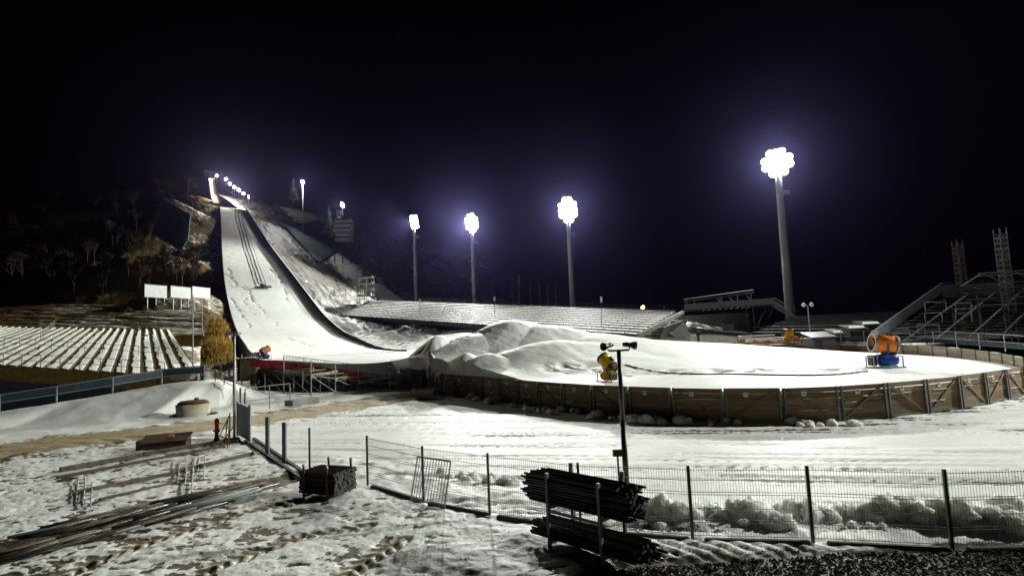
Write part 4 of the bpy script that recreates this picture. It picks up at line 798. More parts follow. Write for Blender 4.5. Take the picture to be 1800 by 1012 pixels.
# dry grass bank
gb = [[pix(360, 655, 57), pix(414, 652, 58)], [pix(352, 615, 68), pix(413, 622, 64)], [pix(362, 580, 82), pix(404, 588, 78)], [pix(372, 562, 92), pix(396, 566, 90)]]
n, m = 60, 30; Gx = np.zeros((n, m, 3))
for i in range(n):
    t = i/(n-1)*3; k = min(int(t), 2); l0 = gb[k][0].lerp(gb[k+1][0], t-k); l1 = gb[k][1].lerp(gb[k+1][1], t-k)
    for j in range(m): v = j/(m-1); p = l0.lerp(l1, v)+UP*(.6*math.sin(math.pi*v)**.7*math.sin(math.pi*min(1, (i+2)/(n+3)))); Gx[i, j] = p
Gx[..., 2] += 1.3*(fbm(Gx[..., 0]*.6, Gx[..., 1]*.6, 401)-.5)
Gz = np.concatenate([Gx[:, :1]-[0, 0, 3], Gx, Gx[:, -1:]-[0, 0, 3]], 1); Gz = np.concatenate([Gz[:1]-[0, 0, 3], Gz, Gz[-1:]-[0, 0, 3]], 0)
edge = np.ones(Gz.shape[:2])*.5; edge[4:-4, 4:-4] = 1.1
grid_mesh('grass_bank', Gz[..., 0], Gz[..., 1], Gz[..., 2], 'hill', {'soil': edge*(.55+.6*fbm(Gz[..., 0]*.5, Gz[..., 1]*.5, 402))})
mb = MB(); rr = random.Random(3)
for q in range(8000):
    i, j = rr.randrange(2, n-2), rr.randrange(2, m-2); p = Vector(Gx[i, j])+Vector((rr.uniform(-.3, .3), rr.uniform(-.3, .3), -.05)); h = rr.uniform(.3, .9)
    if abs(j/(m-1)-.5) > .18+.36*rr.random() or abs(i/(n-1)-.5) > .25+.3*rr.random(): continue
    h = h; a = rr.uniform(0, 6.28); d = Vector((math.cos(a), math.sin(a), 0))*.07; le = Vector((rr.uniform(-.3, .3), rr.uniform(-.3, .1), h))
    mb.add([p-d, p+d, p+le], [(0, 1, 2)])
o = solo(mb, 'dry_grass', 'dry_grass', 'golden dry grass tufts on the bank beside the landing slope', 'grass', kind='stuff')
# trough
c = pix(322, 654, 46.5); mb = MB(); P = []
for z, gx, gy in ((-.6, .7, .4), (.25, 1.15, .65)):
    for sx, sy in ((-1, -1), (1, -1), (1, 1), (-1, 1)): P.append(c+Vector((sx*gx, sy*gy, z)))
mb.add(P, [(3, 2, 1, 0), (4, 5, 6, 7)]+[(i, (i+1) % 4, 4+(i+1) % 4, 4+i) for i in range(4)]); t = thing('wooden_trough', 'brown tapered wooden trough at the end of the striped terraces', 'trough', tuple(c-UP*.6)); mb.build('tub', 'plank', t)
mb = MB(); mb.box(tuple(c+UP*.3), (2.4, 1.4, .07)); mb.build('rim', 'dark_plank', t)
railing('bank_railing', 'dark low railing where the snow bank meets the board hut', [pix(352, 672, 44), pix(375, 672, 45), pix(410, 690, 43)], 1.0, 2, 'dark_steel', 1.6, .03)

# ------------------------------------------------------------------ wind nets, judges tower, scaffold tower, far things
def sheet(name, pts, D, m, label, cat, slat=True):
    P = [pix(x, y, d) for (x, y), d in zip(pts, D)]; nn = len(P); nr = (P[1]-P[0]).cross(P[2]-P[0]).normalized()*.06
    t = thing(name, label, cat, tuple(P[-1])); mb = MB(); mb.add(P+[p+nr for p in P], [tuple(range(nn)), tuple(range(2*nn-1, nn-1, -1))]+[(i, nn+i, nn+(i+1) % nn, (i+1) % nn) for i in range(nn)]); mb.build('net_sheet', m, t)
    for i in range(nn): mb = MB(); mb.tube(P[i]-nr, P[(i+1) % nn]-nr, .09, n=6); mb.build('net_edge', 'blue_grey', t)
    for k in range(1, 14): q = k/14; mb = MB(); a = P[0].lerp(P[1], q); b = P[-1].lerp(P[-2], q); mb.tube(a-nr, b-nr, .05, n=5); mb.build('net_batten', 'blue_grey', t)
    return t
sheet('wind_net', [(287, 350), (335, 377), (331, 420), (318, 441), (266, 410)], [178, 172, 170, 168, 178], 'net', 'big dark blue wind net on the brown slope left of the ski jump', 'net')
def hit(fn, x, y, d0, d1, up=0.0):
    dd = np.arange(d0, d1, .5); d = F_ + RC*((x-900)/FPX) + UC*((506-y)/FPX); Xq = d.x/d.y*dd; Zq = CAMZ+d.z/d.y*dd; k = np.nonzero(Zq <= fn(Xq, dd)+up)[0]
    return float(dd[k[0]]) if len(k) else None
t = thing('ground_sheet', 'dark blue sheet spread over the slope below the judges tower', 'sheet', tuple(pix(550, 440, 210))); n_ = 9; V = []
for j_ in range(n_):
    for i_ in range(n_):
        u_, v_ = i_/(n_-1), j_/(n_-1); x_ = (500*(1-u_)+560*u_)*(1-v_)+(560*(1-u_)+612*u_)*v_; y_ = (396*(1-u_)+388*u_)*(1-v_)+(462*(1-u_)+425*u_)*v_; D_ = hit(T_r, x_, y_, 140, 330, .9) or 225; V.append((x_, y_, D_))
mb = MB(); P = [pix(*q) for q in V]; fs = [(j_*n_+i_, j_*n_+i_+1, (j_+1)*n_+i_+1, (j_+1)*n_+i_) for j_ in range(n_-1) for i_ in range(n_-1)]; m_ = len(P); mb.add(P+[p-UP*.08 for p in P], fs+[tuple(m_+q for q in f[::-1]) for f in fs]); mb.build('sheet_fabric', 'dark_net', t, True)
mb = MB()
for a_, b_q in zip(P[:n_-1], P[1:n_]): mb.tube(a_+UP*.05, b_q+UP*.05, .1, n=6)
mb.build('sheet_edge', 'net', t)
jt = thing('judges_tower', 'grey timber judges tower with stacked decks above the hillside', 'tower', tuple(pix(600, 430, 232)))
q0 = pix(600, 425, 232)
for k in range(5):
    x0, x1 = 583+(4-k)*0+k*1.5, 618; a, b = pix(x0+ (0 if k > 1 else 6), 424-k*8, 232), pix(x1, 424-k*8, 232); mb = MB(); mb.box(((a.x+b.x)/2, 233.5, a.z+.75), (b.x-a.x, 4.5, 1.25)); s_ = mb.build('deck', 'concrete', jt)
    mb = MB(); mb.box(((a.x+b.x)/2, 231.2, a.z+.35), (b.x-a.x, .15, .3)); mb.build('ledge', 'white', s_)
for x in (588, 602, 616): p = pix(x, 425, 235); mb = MB(); mb.beam((p.x, 235, p.z-9), (p.x, 235, p.z+8), .4, .4); mb.build('post', 'dark_steel', jt)
mb = MB(); p = pix(594, 375, 232); mb.box((p.x, 233, p.z), (1.6, 1.2, 3.0)); mb.build('stair_shaft', 'galv', jt)
st = thing('scaffold_tower', 'snow dusted scaffold tower with platforms at the top end of the terraces', 'scaffold', tuple(pix(640, 530, 185)))
for (xa, xb) in ((628, 654),):
    a, b = pix(xa, 530, 185), pix(xb, 530, 185); zt = pix(640, 487, 185).z
    for x in (a.x, (a.x+b.x)/2, b.x):
        for y in (185, 188): mb = MB(); mb.beam((x, y, a.z-2), (x, y, zt), .14, .14); mb.build('upright', 'galv', st)
    for k in range(4):
        z = a.z+(zt-a.z)*(k+1)/4; mb = MB(); mb.box(((a.x+b.x)/2, 186.5, z), (b.x-a.x+.4, 3.4, .18)); d_ = mb.build('platform', 'old_timber', st); mb = MB(); mb.box(((a.x+b.x)/2, 186.5, z+.16), (b.x-a.x+.2, 3.2, .12)); mb.build('snow_cover', 'snow', d_)
        mb = MB(); mb.tube((a.x, 184.9, z-2), (b.x, 184.9, z), .07, n=5); mb.build('brace', 'galv', st)
railing('scaffold_gangway', 'grey scaffold gangway railing leading from the slope to the scaffold tower', [pix(588, 521, 178), pix(608, 514, 181), pix(627, 512, 184)], 2.8, 3, 'galv', 2.2, .07)
railing('slope_path_railing', 'thin pale railing beside the hillside path at the foot of the right bank', [pix(548, 525, 168), pix(585, 524, 170), pix(610, 523, 172)], 1.1, 2, 'galv', 2.5, .06)
for k, (x, y) in enumerate([(900, 488), (912, 484), (932, 500), (948, 502), (962, 503), (976, 504)]):
    a, b = pix(x+1, 535, 215), pix(x, y, 215); mb = MB(); mb.tube(a-UP*3, b, .14, .10, 6); mb.lathe(b, UP, [(0, .1), (.1, .18), (.25, .12), (.3, .02)], 6); solo(mb, 'flag_pole', 'mast_steel', 'faint bare flagpole in the dark beyond the terraces', 'flagpole', 'flagpoles in the dark beyond the terraces')

# ------------------------------------------------------------------ trees
def spruce(name, H, R, seed, nw=22):
    rn = random.Random(seed); t = thing(name, '', 'tree'); mb = MB(); mb.tube((0, 0, -1), (0, 0, H*.97), .16*H/10, .02, 7); mb.build('trunk', 'bark', t)
    mb = MB()
    for k in range(nw):
        z = H*(.08+.9*k/nw); rr = R*(1-(z/H))**.85*rn.uniform(.75, 1.15)+.12
        for q in range(rn.randint(7, 10)):
            a = rn.uniform(0, 6.28); L = rr*rn.uniform(.6, 1.1); d = Vector((math.cos(a), math.sin(a), 0)); sd = Vector((-d.y, d.x, 0)); ns = max(4, int(L*5))
            for s in range(ns):
                u = (s+rn.random()*.6)/ns; p = Vector((0, 0, z))+d*L*u-UP*(L*.33*u*u+rn.uniform(0, .1)); w_ = .34*L*(1-u*.7)+.10
                for sg in (-1, 1):
                    e = p+sd*sg*w_*rn.uniform(.6, 1)+d*.25*w_-UP*rn.uniform(.04, .22)*w_*1.5
                    mb.add([p, p+d*.22*max(w_, .25), e, p-UP*.12*w_-d*.05], [(0, 1, 2), (0, 2, 3)])
    mb.build('crown', 'needles', t); return t
def bare(name, H, R, seed):
    rn = random.Random(seed); t = thing(name, '', 'tree'); mb = MB(); tips = []
    def br(p, d, L, r, n):
        e = p+d*L; mb.tube(p, e, r, r*.6, 5, caps=False)
        if n == 0: tips.append(e); return
        for _ in range(3):
            dd = (d+Vector((rn.uniform(-.7, .7), rn.uniform(-.7, .7), rn.uniform(-.1, .5)))).normalized(); br(p.lerp(e, rn.uniform(.55, 1)), dd, L*rn.uniform(.55, .75), r*.55, n-1)
    br(Vector((0, 0, -.5)), Vector((0, 0, 1)), H*.42, .14*H/10, 4); mb.build('trunk', 'bark', t); mb = MB()
    for e in tips:
        for _ in range(7):
            p = e+Vector((rn.gauss(0, .4), rn.gauss(0, .4), rn.gauss(0, .4))); a = Vector((rn.uniform(-1, 1), rn.uniform(-1, 1), rn.uniform(-1, 1))).normalized()*.16; b = a.cross(Vector((rn.random(), rn.random(), 1))).normalized()*.12; mb.add([p-a, p+b, p+a, p-b], [(0, 1, 2, 3)])
    mb.build('crown', 'bush', t); return t
SP = []
def tree_at(proto, used, x, y, D, Hpx, H0, label, side_, group=None):
    """x,y: foot pixel; Hpx: height in photo pixels"""
    p = pix(x, y, D); h = Hpx*D/1000; o = proto if not used else dup(proto, p); o.location = p; o.scale = (h/H0,)*3; o.rotation_euler = (0, 0, random.uniform(0, 6.28)); o['label'] = label
    if group: o['group'] = group
    return o
s1 = spruce('spruce_tree', 10, 2.3, 1); s2 = spruce('spruce_tree', 10, 2.9, 2)
tree_at(s1, False, 488, 380, 258, 40, 10, 'small lit spruce left of the lone light mast', 1); tree_at(s2, False, 516, 350, 262, 40, 10, 'narrow lit spruce directly beside the lone light mast', 1)
tree_at(s2, True, 579, 412, 236, 54, 10, 'broad lit spruce beside the judges tower', 1)
tree_at(s1, True, 640, 490, 225, 92, 10, 'tall dim spruce right of the judges tower', 1); tree_at(s2, True, 655, 500, 230, 80, 10, 'dim spruce standing behind the scaffold tower', 1)
for k, (x, y, h) in enumerate([(760, 526, 75), (778, 528, 62), (700, 520, 70), (680, 516, 90), (800, 530, 48), (865, 534, 52), (615, 462, 70), (628, 475, 60), (668, 505, 66), (645, 470, 58), (690, 512, 60), (712, 522, 78), (735, 526, 66), (745, 528, 50), (790, 532, 58), (820, 534, 46), (840, 536, 60), (590, 430, 40), (560, 395, 36)]):
    tree_at(s1 if k % 2 else s2, True, x, y, 250+4*k, h, 10, 'dim spruce in the dark beyond the floodlit terraces', 1, 'dark spruces beyond the terraces')
b1 = bare('bare_tree', 10, 3, 3); b2 = bare('bare_tree', 10, 3, 8)
rn = random.Random(12); first = {1: False, 2: False}
spots = [(-20, 420), (15, 400), (45, 470), (75, 380), (95, 430), (120, 480), (140, 400), (165, 450), (185, 490), (205, 420), (225, 470), (240, 390), (255, 450), (262, 485), (60, 495), (20, 490), (290, 460), (310, 480), (300, 340), (330, 330), (342, 320), (280, 330), (348, 400), (345, 475), (200, 350), (150, 350), (100, 340), (240, 495), (130, 500), (320, 495), (180, 505), (88, 500)]
spots += [(rn.uniform(-20, 345), rn.uniform(345, 500)) for _ in range(34)]
for k, (x, y) in enumerate(spots):
    D = 165+ (500-y)*.75+rn.uniform(-8, 8); yy = y+18; c = 1+k % 2
    D = hit(T_l, x, yy, 120, 330) or D
    tree_at(b1 if c == 1 else b2, first[c], x, yy+1, D, rn.uniform(38, 62)*(200/ D), 10, 'bare brown tree in the dim wood left of the ski slope', 0, 'bare trees in the wood left of the slope'); first[c] = True
for k in range(16):
    x, y = rn.uniform(505, 640), 0; y = 430+ (x-505)*.62+rn.uniform(-6, 22); D = 190
    p = pix(x, y, D)
    D = hit(T_r, x, y, 130, 300, .2) or D
    tree_at(b1, True, x, y+2, D, rn.uniform(9, 16), 10, 'low bare shrub among the rocks right of the landing slope', 1, 'shrubs among the rocks'); 
for k in range(26):
    x, y = rn.uniform(625, 770), rn.uniform(560, 592); D = 140
    D = hit(T_r, x, y, 90, 220, .2) or D
    tree_at(b2, True, x, y+2, D, rn.uniform(10, 18), 10, 'low brown bush on the bank below the terraces', 1, 'bushes below the terraces')
# ------------------------------------------------------------------ snow guns
def snow_gun(label, loc, yaw, pitch, sc, cb, cbase, rim='galv', sled=True):
    t = thing('snow_gun', label, 'snow gun', tuple(loc)); o = Vector(loc); c, s = math.cos(yaw), math.sin(yaw)
    def W(x, y, z): return o+Vector(((x*c-y*s)*sc, (x*s+y*c)*sc, z*sc))
    piv = (0, 0, 1.5); ax = W(math.cos(pitch), 0, math.sin(pitch))-W(0, 0, 0); ax.normalize(); C = W(*piv); upv = Vector((0, 0, 1))
    mb = MB(); mb.lathe(C, ax, [(-.60*sc, .50*sc), (-.56*sc, .57*sc), (.50*sc, .50*sc), (.58*sc, .50*sc), (.58*sc, .43*sc), (-.5*sc, .44*sc), (-.60*sc, .50*sc)], 24); br = mb.build('barrel', cb, t, True)
    mb = MB(); mb.lathe(C+ax*.585*sc, ax, [(0, .40*sc), (0, .56*sc), (.12*sc, .56*sc), (.12*sc, .40*sc), (0, .40*sc)], 24); mb.build('nozzle_ring', rim, br)
    mb = MB(); mb.lathe(C-ax*.73*sc, ax, [(0, .50*sc), (0, .58*sc), (.14*sc, .60*sc), (.14*sc, .5*sc), (0, .50*sc)], 24); mb.build('inlet_ring', rim, br)
    mb = MB(); mb.tube(C-ax*.64*sc, C-ax*.3*sc, .16*sc, .2*sc, 12); mb.build('fan_motor', 'black', br)
    sd = ax.cross(upv).normalized(); u2 = sd.cross(ax)
    for k in range(7):
        a = 2*math.pi*k/7; d = sd*math.cos(a)+u2*math.sin(a); e = d.cross(ax); mb = MB(); p0, p1 = C-ax*.5*sc+d*.15*sc, C-ax*.5*sc+d*.43*sc; q = (e*.10+ax*.05)*sc; th_ = ax*.012*sc
        mb.add([p0-q*.6, p0+q*.6, p1+q, p1-q, p0-q*.6+th_, p0+q*.6+th_, p1+q+th_, p1-q+th_], [(3, 2, 1, 0), (4, 5, 6, 7), (0, 1, 5, 4), (1, 2, 6, 5), (2, 3, 7, 6), (3, 0, 4, 7)]); mb.build('fan_blade', 'galv', br)
    mb = MB(); mb.obox(C+u2*.56*sc-ax*.15*sc, ax*.22*sc, sd*.1*sc, u2*.07*sc); mb.build('top_bracket', rim, br)
    mb = MB(); mb.lathe(C+u2*.60*sc-ax*.45*sc, u2, [(0, .03*sc), (0, .07*sc), (.1*sc, .07*sc), (.15*sc, .01)], 10); mb.build('beacon', 'yellow', br)
    for sg in (-1, 1):
        mb = MB(); mb.beam(C+sd*sg*.56*sc, W(0, 0, .8)+sd*sg*.4*sc, .12*sc, .06*sc, sd); mb.build('yoke_arm', cbase, t)
    mb = MB(); mb.lathe(W(0, 0, .45), UP, [(0, .3*sc), (.25*sc, .42*sc), (.35*sc, .5*sc), (.40*sc, .5*sc), (.40*sc, .02)], 16); mb.build('turntable', cbase, t)
    mb = MB(); a = W(.55, 0, .5)-W(0, 0, .5); mb.lathe(W(-.45, 0, .52), a, [(0, .02), (.02*sc, .30*sc), (.12*sc, .40*sc), (.9*sc, .42*sc), (1.1*sc, .32*sc), (1.12*sc, .02)], 16); mb.build('compressor_drum', cbase, t, True)
    mb = MB(); mb.obox(W(-.72, .1, .5), a*.28, Vector((-s, c, 0))*.3*sc, UP*.32*sc); mb.build('control_cabinet', 'black', t, bev=.02)
    for sg in (-1, 1):
        mb = MB(); mb.beam(W(-1.0, sg*.5, .06), W(.9, sg*.5, .06), .09*sc, .09*sc); mb.build('skid', 'galv', t)
        for x in (-.9, .75): mb = MB(); mb.beam(W(x, sg*.5, 0), W(x, sg*.5, .72), .06*sc, .06*sc); mb.build('leg', 'galv', t)
    for x in (-.9, .75): mb = MB(); mb.beam(W(x, -.55, .72), W(x, .55, .72), .05*sc, .05*sc); mb.build('handle_bar', 'galv', t)
    return t
p = gnd(1558, 647, 1.28); p.z = zo(p.x, p.y); snow_gun('orange barrelled snow gun on a blue base inside the plank barrier', p, rad(-8), rad(-8), .98, 'orange', 'blue')
p = pix(1070, 672, 33.0); p.z = zo(p.x, p.y)-.05; snow_gun('yellow snow gun showing its fan behind the plank barrier near the two headed post', p, rad(122), rad(38), .72, 'yellow', 'yellow', 'dark_steel')
p = pix(466, 630, 57.5); p.z = p.z-.1; snow_gun('small orange and blue snow gun at the foot of the landing slope', p, rad(60), rad(25), .62, 'orange', 'blue')
p = pix(1387, 604, 74); snow_gun('yellow snow gun among orange netting beyond the far barrier', p, rad(170), rad(8), .95, 'yellow', 'yellow', 'dark_steel')
for k, (x0, x1, y, hh, D, lab) in enumerate([(1297, 1309, 603, 10, 76, 'bright orange safety net bundle at the tunnel path'), (1325, 1372, 604, 7, 75, 'low sagging orange safety net left of the yellow snow gun'), (1396, 1412, 603, 13, 73, 'orange safety net right of the yellow snow gun')]):
    a, b = pix(x0, y, D), pix(x1, y, D); h = hh*D/1000; t = thing('safety_net', lab, 'net', tuple(a), 'orange safety nets'); mb = MB(); n = 16; V = []
    for i in range(n+1):
        u = i/n; q = a.lerp(b, u); zz = h*(.75+.25*math.cos(u*math.pi*4)); V += [q+Vector((0, .1*math.sin(i), 0)), q+Vector((0, .1*math.cos(i*1.3), zz)), q+Vector((0, .06+.1*math.sin(i), 0)), q+Vector((0, .06+.1*math.cos(i*1.3), zz))]
    fs = []
    for i in range(n): j = i*4; fs += [(j, j+4, j+5, j+1), (j+2, j+3, j+7, j+6), (j+1, j+5, j+7, j+3)]
    mb.add(V, fs); mb.build('netting', 'orange', t)
    for q in (a, b): mb = MB(); mb.tube(q-UP*.3, q+UP*h*1.15, .04, n=6); mb.build('stake', 'galv', t)
# hose on the outrun snow
hp = [(x, y) for x, y in ((1100, 655), (1200, 661), (1300, 660), (1400, 661), (1480, 659), (1525, 652))]; mb = MB(); P = [Vector((*gnd(x, y, 1.4).xy, 0)) for x, y in hp]; P = [Vector(p) for p in resample(smooth_pts([tuple(q) for q in P], 2), .7)]
for q in P: q.z = zo(q.x, q.y)+.03
for a, b in zip(P[:-1], P[1:]): mb.tube(a, b, .05, n=6)
solo(mb, 'hose', 'dark_steel', 'dark hose snaking over the outrun snow to the orange snow gun', 'hose', smooth=True)

# ------------------------------------------------------------------ person at the tunnel path
pp = pix(1228, 603, 80); me = bpy.data.meshes.new('person'); 
V = [(0, 0, .95), (0, 0, 1.2), (0, 0, 1.42), (0, 0, 1.52), (0, -.01, 1.64), (0, -.01, 1.76), (.10, 0, .88), (.11, .02, .48), (.12, 0, .09), (.13, -.14, .04), (-.10, 0, .88), (-.12, -.05, .48), (-.13, .02, .09), (-.14, -.12, .04), (.19, 0, 1.40), (.26, .02, 1.12), (.20, -.14, .96), (.15, -.2, .93), (-.19, 0, 1.40), (-.26, .02, 1.12), (-.20, -.14, .96), (-.15, -.2, .93)]
E = [(0, 1), (1, 2), (2, 3), (3, 4), (4, 5), (0, 6), (6, 7), (7, 8), (8, 9), (0, 10), (10, 11), (11, 12), (12, 13), (2, 14), (14, 15), (15, 16), (16, 17), (2, 18), (18, 19), (19, 20), (20, 21)]
RD = [.16, .17, .15, .065, .095, .07, .10, .075, .055, .045, .10, .075, .055, .045, .075, .06, .045, .035, .075, .06, .045, .035]
me.from_pydata(V, E, []); po = bpy.data.objects.new('person', me); COL.objects.link(po); sk = po.modifiers.new('skin', 'SKIN')
for v, r in zip(me.skin_vertices[0].data, RD): v.radius = (r, r*.85)
me.skin_vertices[0].data[0].use_root = True; po.modifiers.new('sub', 'SUBSURF').levels = 2
dg = bpy.context.evaluated_depsgraph_get(); me2 = bpy.data.meshes.new_from_object(po.evaluated_get(dg)); po.modifiers.clear(); po.data = me2
for mm in ('cloth_dark', 'skin', 'hat'): me2.materials.append(MAT[mm])
for f in me2.polygons:
    z = f.center.z; f.material_index = 2 if z > 1.70 else (1 if z > 1.53 or (z < 1.0 and f.center.y < -.15 and z > .8) else 0); f.use_smooth = True
po.location = pp; po.rotation_euler = (0, 0, .4); props(po, 'person in dark clothes and pale cap standing on the path to the tunnel', 'person')

# ------------------------------------------------------------------ mesh fence in front
fz = [zg(x, y) for x, y in FENCE]; FP = [Vector((x, y, z)) for (x, y), z in zip(FENCE, fz)]
mf = thing('mesh_fence', 'dark wire mesh fence on slim posts curving across the snow', 'fence', tuple(FP[4]))
for i in range(3, len(FP)):
    p = FP[i]; mb = MB(); mb.beam(p-UP*.2, p+UP*(1.42 if i != 3 else 1.38), .05 if i > 3 else .06, .055); mb.build('post', 'wire', mf)
for i in range(4, len(FP)-1):
    a, b = FP[i], FP[i+1]; d = b-a; L = d.length; n = int(L/.052); mb = MB(); r = .0032
    for k in range(1, n): q = a+d*(k/n); mb.beam(q+UP*.06, q+UP*1.38, .0042, .0042)
    mb.build('mesh_panel', 'wire', mf)
    for z in (.08, .33, .38, .60, .86, .91, 1.14, 1.34):
        mb = MB(); mb.beam(a+d*.01+UP*z, b-d*.01+UP*z, .009, .009); mb.build('horizontal_wire', 'wire', mf)
for i, lab in ((1, 'thick grey gate post nearer the sliding gate'), (2, 'thick grey gate post where the wire mesh fence begins')):
    p = FP[i]; mb = MB(); mb.beam(p-UP*.2, p+UP*1.42, .13, .13); mb.beam(p+UP*1.42, p+UP*1.45, .15, .15); solo(mb, 'gate_post', 'post_grey', lab, 'post', bev=.01)
for i in range(4, len(FP)-1):
    a, b = FP[i], FP[i+1]; d = (b-a); mb = MB(); o = Vector((.06, -.10, 0)); a2 = a+d*.06+o; b2 = b-d*.06+o; mb.beam(a2-UP*.02, b2-UP*.02, .14, .16)
    solo(mb, 'kerb_stone', 'dark_concrete', 'long dark kerb stone under the wire mesh fence', 'kerb', 'kerb stones under the mesh fence', bev=.03)
# sliding gate
g0 = gnd(418, 766); gt = thing('sliding_gate', 'half open blue grey sheet gate beside the lamp post', 'gate', tuple(g0))
ga, gbp = gnd(418, 766), gnd(439, 776); mb = MB(); mb.beam(ga+UP*.85, gbp+UP*.78, .04, 1.35); mb.build('sheet_panel', 'blue_grey', gt)
mb = MB(); mb.beam(ga+UP*1.56, gbp+UP*1.49, .08, .07); mb.beam(ga+UP*.12, gbp+UP*.08, .08, .07); mb.build('frame_rail', 'galv', gt)
for q in (ga, gbp): mb = MB(); mb.beam(q-UP*.1, q+UP*1.62, .09, .09); mb.build('frame_post', 'galv', gt)
for q, z in ((gnd(423, 712+48), 2.2), (gnd(431, 762), 2.0)): mb = MB(); mb.beam(Vector((q.x, q.y, 0)), Vector((q.x, q.y, z)), .08, .08); mb.build('guide_post', 'galv', gt)
# lamp post with box
b_ = gnd(412, 776); z_ = pix(411, 588, b_.y).z; t = thing('lamp_post', 'tall slim grey lamp post with a flat head beside the sheet gate', 'lamp post', tuple(b_))
mb = MB(); mb.tube(b_-UP*.2, b_+UP*z_, .06, .05, 10); mb.build('pole', 'galv', t, True); mb = MB(); mb.tube(b_-UP*.05, b_+UP*.12, .16, .14, 10); mb.build('base_plate', 'galv', t)
mb = MB(); mb.box((b_.x-.02, b_.y, z_+.05), (.55, .35, .12)); mb.build('lamp_head', 'galv', t, bev=.02)
# red hydrant and rusty frame
b_ = gnd(381, 779); t = thing('red_hydrant', 'slim bright red hydrant post sticking out of the snow', 'hydrant', tuple(b_))
mb = MB(); mb.lathe(b_-UP*.1, UP, [(0, .12), (.35, .11), (.4, .085), (1.0, .085), (1.04, .10), (1.12, .10), (1.2, .05), (1.22, .01)], 14); mb.build('column', 'red', t, True)
mb = MB(); mb.tube(b_+Vector((-.14, 0, .55)), b_+Vector((.14, 0, .55)), .05, n=10); mb.build('outlet', 'red', t); mb = MB(); mb.tube(b_-UP*.12, b_+UP*.2, .15, .13, 12); mb.build('foot', 'black', t)
t = thing('rusty_trestle', 'rusty bent bar trestle lying by the foot of the lamp post', 'trestle', tuple(gnd(398, 782)))
for (xa, ya, za, xb, yb, zb) in ((386, 778, .3, 404, 770, 1.1), (404, 780, 0, 404, 770, 1.15), (386, 778, .3, 402, 786, .35), (395, 785, .0, 400, 772, .9), (388, 784, .1, 410, 774, .6), (400, 787, .0, 403, 779, .7)):
    mb = MB(); mb.tube(gnd(xa, ya)+UP*za, gnd(xb, yb)+UP*zb, .025, n=6); mb.build('bar', 'rust', t)
# rusty box
c = gnd(292, 786); t = thing('rusty_skip', 'low rusty metal box with a sloping lid lying in the snow', 'box', tuple(c)); rz = rad(18)
mb = MB(); mb.box((c.x, c.y, .12), (1.75, 1.0, .4), rz); mb.build('body', 'dim_rust', t, bev=.02)
ca, sa_ = math.cos(rz), math.sin(rz); X1, Y1 = Vector((ca, sa_, 0)), Vector((-sa_, ca, 0)); mb = MB(); mb.obox(c+UP*.40, X1*.92, Y1*.56+UP*.10, UP*.03); mb.build('lid', 'dim_rust', t)
mb = MB(); mb.obox(c+UP*.47+X1*.2, X1*.10, Y1*.06, UP*.04); mb.build('handle', 'orange', t)
mb = MB(); mb.obox(c+UP*.2-X1*.95, X1*.12, Y1*.3, UP*.2); mb.build('end_bracket', 'dark_steel', t)
# concrete ring in the bank
c = pix(340, 700, 37.5); c.z = zg(c.x, c.y)-.1; t = thing('concrete_shaft', 'round pale concrete shaft ring with a dark cover in the snow bank', 'manhole', tuple(c))
mb = MB(); mb.lathe(c-UP*.3, UP, [(0, .95), (1.15, 1.02), (1.15, .86), (.2, .84)], 28); mb.build('ring', 'pale_concrete', t, True)
mb = MB(); mb.lathe(c+UP*.80, UP, [(0, .88), (.16, .90), (.26, .70), (.3, .01)], 24); cv = mb.build('cover', 'rust', t); mb = MB(); mb.box(tuple(c+UP*1.14+Vector((.15, .1, 0))), (.2, .2, .14)); mb.build('knob', 'rust', cv)
mb = MB()
for k in range(60):
    a = rn.uniform(-.3, 3.5); r_ = rn.uniform(.9, 1.35); q = c+Vector((r_*math.cos(a), r_*math.sin(a), .0)); q.z = zg(q.x, q.y)+.02; s_ = rn.uniform(.06, .2); mb.box(tuple(q), (s_*1.6, s_, s_*.8), rn.uniform(0, 3))
solo(mb, 'earth_clods', 'rust', 'dark earth clods around the concrete shaft ring', 'earth', kind='stuff', bev=.02)
# pole with two loudspeaker horns
b_ = gnd(1103, 878); z_ = pix(1089, 617, b_.y).z; t = thing('speaker_post', 'dark steel post with a crossbar and two horn speakers behind the mesh fence', 'post', tuple(b_))
mb = MB(); mb.tube(b_-UP*.2, b_+UP*1.9, .075, .07, 12); mb.tube(b_+UP*1.9, b_+UP*z_, .058, .055, 12); mb.build('pole', 'dark_steel', t, True)
mb = MB(); mb.beam(b_+Vector((-.25, 0, z_+.02)), b_+Vector((.25, 0, z_+.02)), .06, .05); mb.build('crossbar', 'dark_steel', t)
for sg in (-1, 1):
    q = b_+Vector((sg*.27, -.02, z_+.15)); ax_ = Vector((sg*.75, -.6 if sg < 0 else -.45, -.12)).normalized(); mb = MB(); mb.lathe(q-ax_*.16, ax_, [(0, .01), (0, .055), (.12, .06), (.16, .05), (.3, .10), (.34, .105), (.33, .085), (.2, .04)], 16); h = mb.build('horn_speaker', 'dark_steel', t, True)
    mb = MB(); mb.tube(q-UP*.13, q-UP*.04, .015, n=6); mb.build('bracket', 'dark_steel', t)
# crowd barrier leaning on the fence
q0, q1 = gnd(722, 880), gnd(781, 893); d = q1-q0; ln = Vector((.16, .30, 0)); t = thing('crowd_barrier', 'galvanised crowd barrier leaning against the mesh fence', 'barrier', tuple(q0))
for z, ofs in ((.06, 0), (1.06, 1)): mb = MB(); mb.tube(q0+UP*z+ln*ofs, q1+UP*z+ln*ofs, .022, n=8); mb.build('rail', 'galv', t)
for k in range(13): q = q0+d*(k/12); r_ = .02 if k in (0, 12) else .010; mb = MB(); mb.tube(q+UP*(.06 if k not in (0, 12) else 0), q+UP*1.06+ln, r_, n=6); mb.build('bar', 'galv', t)
